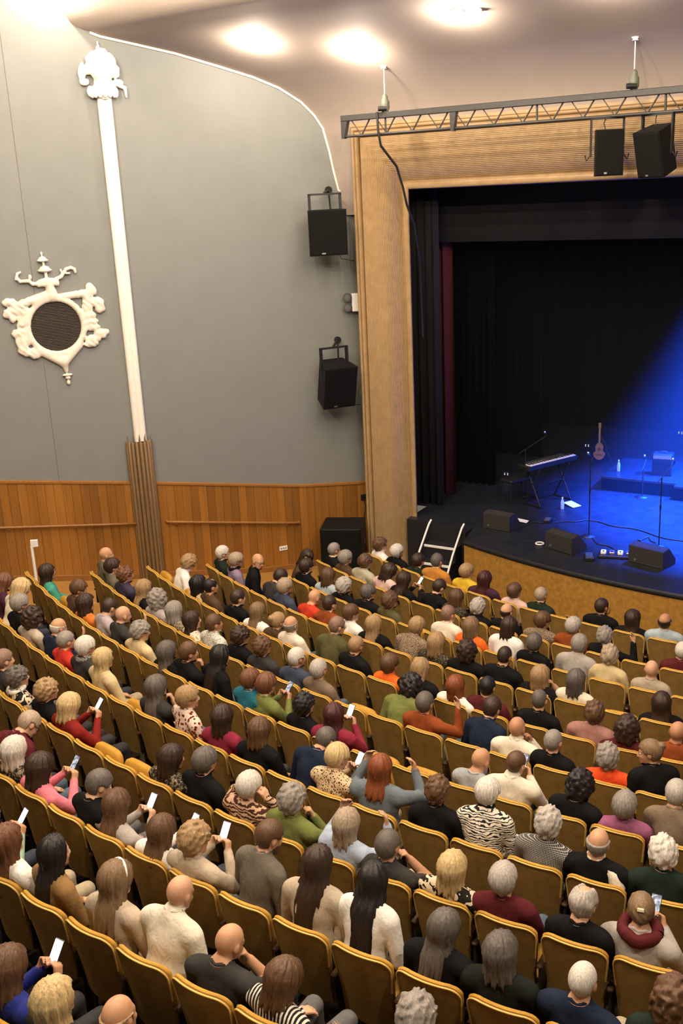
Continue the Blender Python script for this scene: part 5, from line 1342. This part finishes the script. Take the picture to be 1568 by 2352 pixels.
def make_person(o, nth, idx):
    row, opt = o['row'], o['opt']; far = row <= 5
    rnd = random.Random(row*100+o['i']+50)
    pose = opt.get('pose', 'rest'); V, T, lab, mi = body_template(pose, far)
    yaw = math.radians(float(opt.get('yaw', rnd.uniform(-9, 9)))); pitch = math.radians(-24 if 'lookdown' in opt else rnd.uniform(-9, 0)); roll = math.radians(rnd.uniform(-4, 4))
    if pose == 'phone' and 'lookdown' not in opt: pitch = math.radians(-16)
    byaw = yaw*.35 if abs(yaw) > 1 else yaw*.25+math.radians(rnd.uniform(-9, 9))
    Rh = head_matrix(yaw-byaw, pitch, roll)*1.06
    hd = GROUPS.index('head'); nk = GROUPS.index('neck')
    wH = np.where(lab == hd, 1., np.where(lab == nk, sstep(1.04, 1.12, V[:, 2]), 0.))
    low = np.isin(lab, [GROUPS.index(g) for g in ('thigh', 'shin', 'shoe')]); arm = np.isin(lab, [GROUPS.index(g) for g in ('upperarm', 'forearm', 'hand')])
    wU = np.where(low, 0., np.where(arm, 1., sstep(.50, .82, V[:, 2])))
    wid = rnd.uniform(.95, 1.12)
    W = deform(V, wU, wH, o['lean'], byaw, o['sc'], Rh, wid)
    flip = rnd.random() < .45 and pose in ('chin', 'raise') and False
    me = mesh_np('person', W, T)
    me.polygons.foreach_set('material_index', mi.astype(np.int32))
    top = fabric(o['top']); skin = SKIN[rnd.choice((0, 0, 1, 2, 2, 3))]
    short = o['top'] in ('scarlet', 'charcoal', 'black') and rnd.random() < .3 or o['top'] == 'lightblue' and False
    pants = PANTS[rnd.choice((0, 0, 1, 1, 2, 3, 4))]
    for m in (skin, top, skin if (short or pose == 'chin' and o['top'] == 'charcoal') else top, pants, M_SHOE, top if 'collar2' in opt or 'collar2black' in opt else skin): me.materials.append(m)
    p, th = seat_pose(row, o['i'])
    ob = bpy.data.objects.new('person', me); link(ob)
    ob.location = p + Vector((math.cos(th), math.sin(th), 0))*o['s']; ob.rotation_euler = (0, 0, th)
    # head frame in body space
    pts = np.array([HC, HC+(1, 0, 0), HC+(0, 1, 0), HC+(0, 0, 1)]); one = np.ones(4)
    q = []
    h = (pts-NP_) @ Rh.T + NP_; h[:, 2] += .56*(o['sc']-1)
    def rig(v):
        v = v.copy(); a = -o['lean']; y = v[:, 1]-HIP[1]; z = v[:, 2]-HIP[2]; v[:, 1] = HIP[1]+y*math.cos(a)-z*math.sin(a); v[:, 2] = HIP[2]+y*math.sin(a)+z*math.cos(a)
        x = v[:, 0].copy(); y = v[:, 1]-HIP[1]; v[:, 0] = x*math.cos(byaw)-y*math.sin(byaw); v[:, 1] = HIP[1]+x*math.sin(byaw)+y*math.cos(byaw); return v
    h = rig(h); HM = Matrix([[h[1][r]-h[0][r], h[2][r]-h[0][r], h[3][r]-h[0][r], h[0][r]] for r in range(3)] + [[0, 0, 0, 1]])
    def child(nm, mesh, M, mat=None):
        c = bpy.data.objects.new(nm, mesh); link(c, ob); c.matrix_local = M
        if mat is not None:
            if not mesh.materials: mesh.materials.append(mat)
            c.material_slots[0].link = 'OBJECT'; c.material_slots[0].material = mat
        return c
    if o['hair'] != 'bald':
        k = rnd.uniform(.98, 1.05); child('hair', hair_mesh(o['hair'], far), HM @ Matrix.Diagonal((k, k, k*rnd.uniform(.98, 1.04), 1)), hair_mat(o['hc']))
    for s in (-1, 1):
        e = child('eye', SM['eye'], HM @ Matrix.Translation((s*.031, .0755, .004))); ir = bpy.data.objects.new('iris', SM['iris']); link(ir, e); ir.location = (0, .0112, 0)
    child('mouth', SM['mouth'], HM)
    if 'glasses' in opt: child('glasses', SM['glasses'], HM)
    if 'beard' in opt: child('beard', SM['beard'], HM, hair_mat('brown' if o['hc'] == 'brown' else 'grey'))
    if 'band' in opt: child('head_band', SM['band'], HM)
    if o['hair'] == 'updo': child('hair_clip', SM['clip'], HM @ Matrix.Translation((0, -.135, .04)))
    nb = rig(np.array([[0, .147, 1.062+.54*(o['sc']-1)]]))[0]; NM = Matrix.Translation(nb) @ Matrix.Rotation(-o['lean'], 4, 'X')
    if not ('collar' in opt or 'collar2' in opt or 'collar2black' in opt): child('neckline', SM['neckline'], NM @ Matrix.Translation((0, .008, .043)), top)
    if 'scarf' in opt:
        c = child('scarf', SM['scarf'], NM, {'bw': fabric('check'), 'black': fabric('black'), 'white': fabric('white'), 'maroon': fabric('maroon')}[opt['scarf']])
        c.matrix_local = NM @ Matrix.Translation((0, .0, .035)) @ (Matrix.Diagonal((1.5, 1.35, 1.7, 1)) if opt['scarf'] == 'maroon' else Matrix.Identity(4))
    if 'collar' in opt: child('collar', SM['collar'], NM @ Matrix.Translation((0, .004, .055)), fabric('cream'))
    if 'collar2' in opt or 'collar2black' in opt: child('roll_neck', SM['roll'], NM @ Matrix.Translation((0, .008, .055)), fabric('black') if 'collar2black' in opt else top)
    if 'sweater' in opt:
        b = MB(); b.tube([NM @ Vector(v) for v in ((.09, -.03, -.005), (.16, -.05, -.05), (.20, -.07, -.14), (.19, -.07, -.24))], [.03, .05, .065, .03], 10); b.build('draped_sweater', fabric('cream'), ob)
    hn = HAIRNAME[o['hair']].format(c=CNAME.get(o['hc'], o['hc'])); tn = TOPNAME.get(o['top'], o['top']+' top')
    extra = {'phone': ', holding a phone', 'chin': ', hand at chin', 'raise': ', hand raised', 'both': ', both hands up', 'ears': ', hands at ears'}.get(pose, '')
    lab1 = 'person with %s in %s%s, %s from left in %s row' % (hn, tn, extra, ORD[nth], ORD[row])
    if len(lab1.split()) > 16: lab1 = 'person with %s in %s, %s from left in %s row' % (hn, tn, ORD[nth], ORD[row])
    if len(lab1.split()) > 16: lab1 = 'person with %s, %s, %s in %s row' % (hn, tn, ORD[nth], ORD[row])
    tag(ob, lab1, 'person', 'seated audience')
    if pose == 'phone' or (pose == 'raise' and 'phoneup' in opt):
        c = rig(np.array([[0.0, .525, 1.075+.54*(o['sc']-1)]]))[0]; wp = ob.matrix_basis @ Vector(c)
        phone(wp, (math.radians(-38), 0, th+rnd.uniform(-.15, .15)+byaw), 'lit smartphone held by the %s person from left in %s row' % (ORD[nth], ORD[row]), 1 if rnd.random() < .65 else 2)
    return tn
def audience():
    occ = {}
    for row in range(1, 13):
        pr = sorted([o for o in PPL if o['row'] == row], key=lambda o: o['i']+o['s']/PITCHW)
        for n, o in enumerate(pr): occ[(row, o['i'])] = (n+1, make_person(o, n+1, 0))
    for row, (R, z, ph, a, b) in enumerate(ROWS, 1):
        for i in range(a, b+(3 if row < 11 else 2)):
            fold = (row, i) not in occ; s = place_seat(row, i, fold)
            if not fold:
                n, tn = occ[(row, i)]; lb = 'gold-rimmed brown theatre seat under the %s person from left in %s row' % (ORD[n], ORD[row])
            else:
                left = [(k, v) for k, v in occ.items() if k[0] == row and k[1] < i]; right = [(k, v) for k, v in occ.items() if k[0] == row and k[1] > i]
                if left:
                    k, v = max(left, key=lambda t: t[0][1]); lb = 'empty brown theatre seat in %s row, %s right of its %s person' % (ORD[row], ('just' if i-k[1] == 1 else ORD[i-k[1]]+' seat'), ORD[v[0]])
                else:
                    k, v = min(right, key=lambda t: t[0][1]); lb = 'empty brown theatre seat in %s row, %s left of its %s person' % (ORD[row], ('just' if k[1]-i == 1 else ORD[k[1]-i]+' seat'), ORD[v[0]])
            tag(s, lb, 'theatre seat', 'curved rows of theatre seats')
audience()
def booklet():
    p, th = seat_pose(8, 13); M = Matrix.Translation(p) @ Matrix.Rotation(th, 4, 'Z') @ Matrix.Translation((.16, .42, .80)) @ Matrix.Rotation(.7, 4, 'X') @ Matrix.Rotation(.3, 4, 'Y')
    b = MB(); b.box((-.06, -.09, 0), (.06, .09, .006), M, .002); tag(b.build('programme_leaflet', M_WHITE), 'small white leaflet held by the person in zebra print', 'leaflet')
booklet()
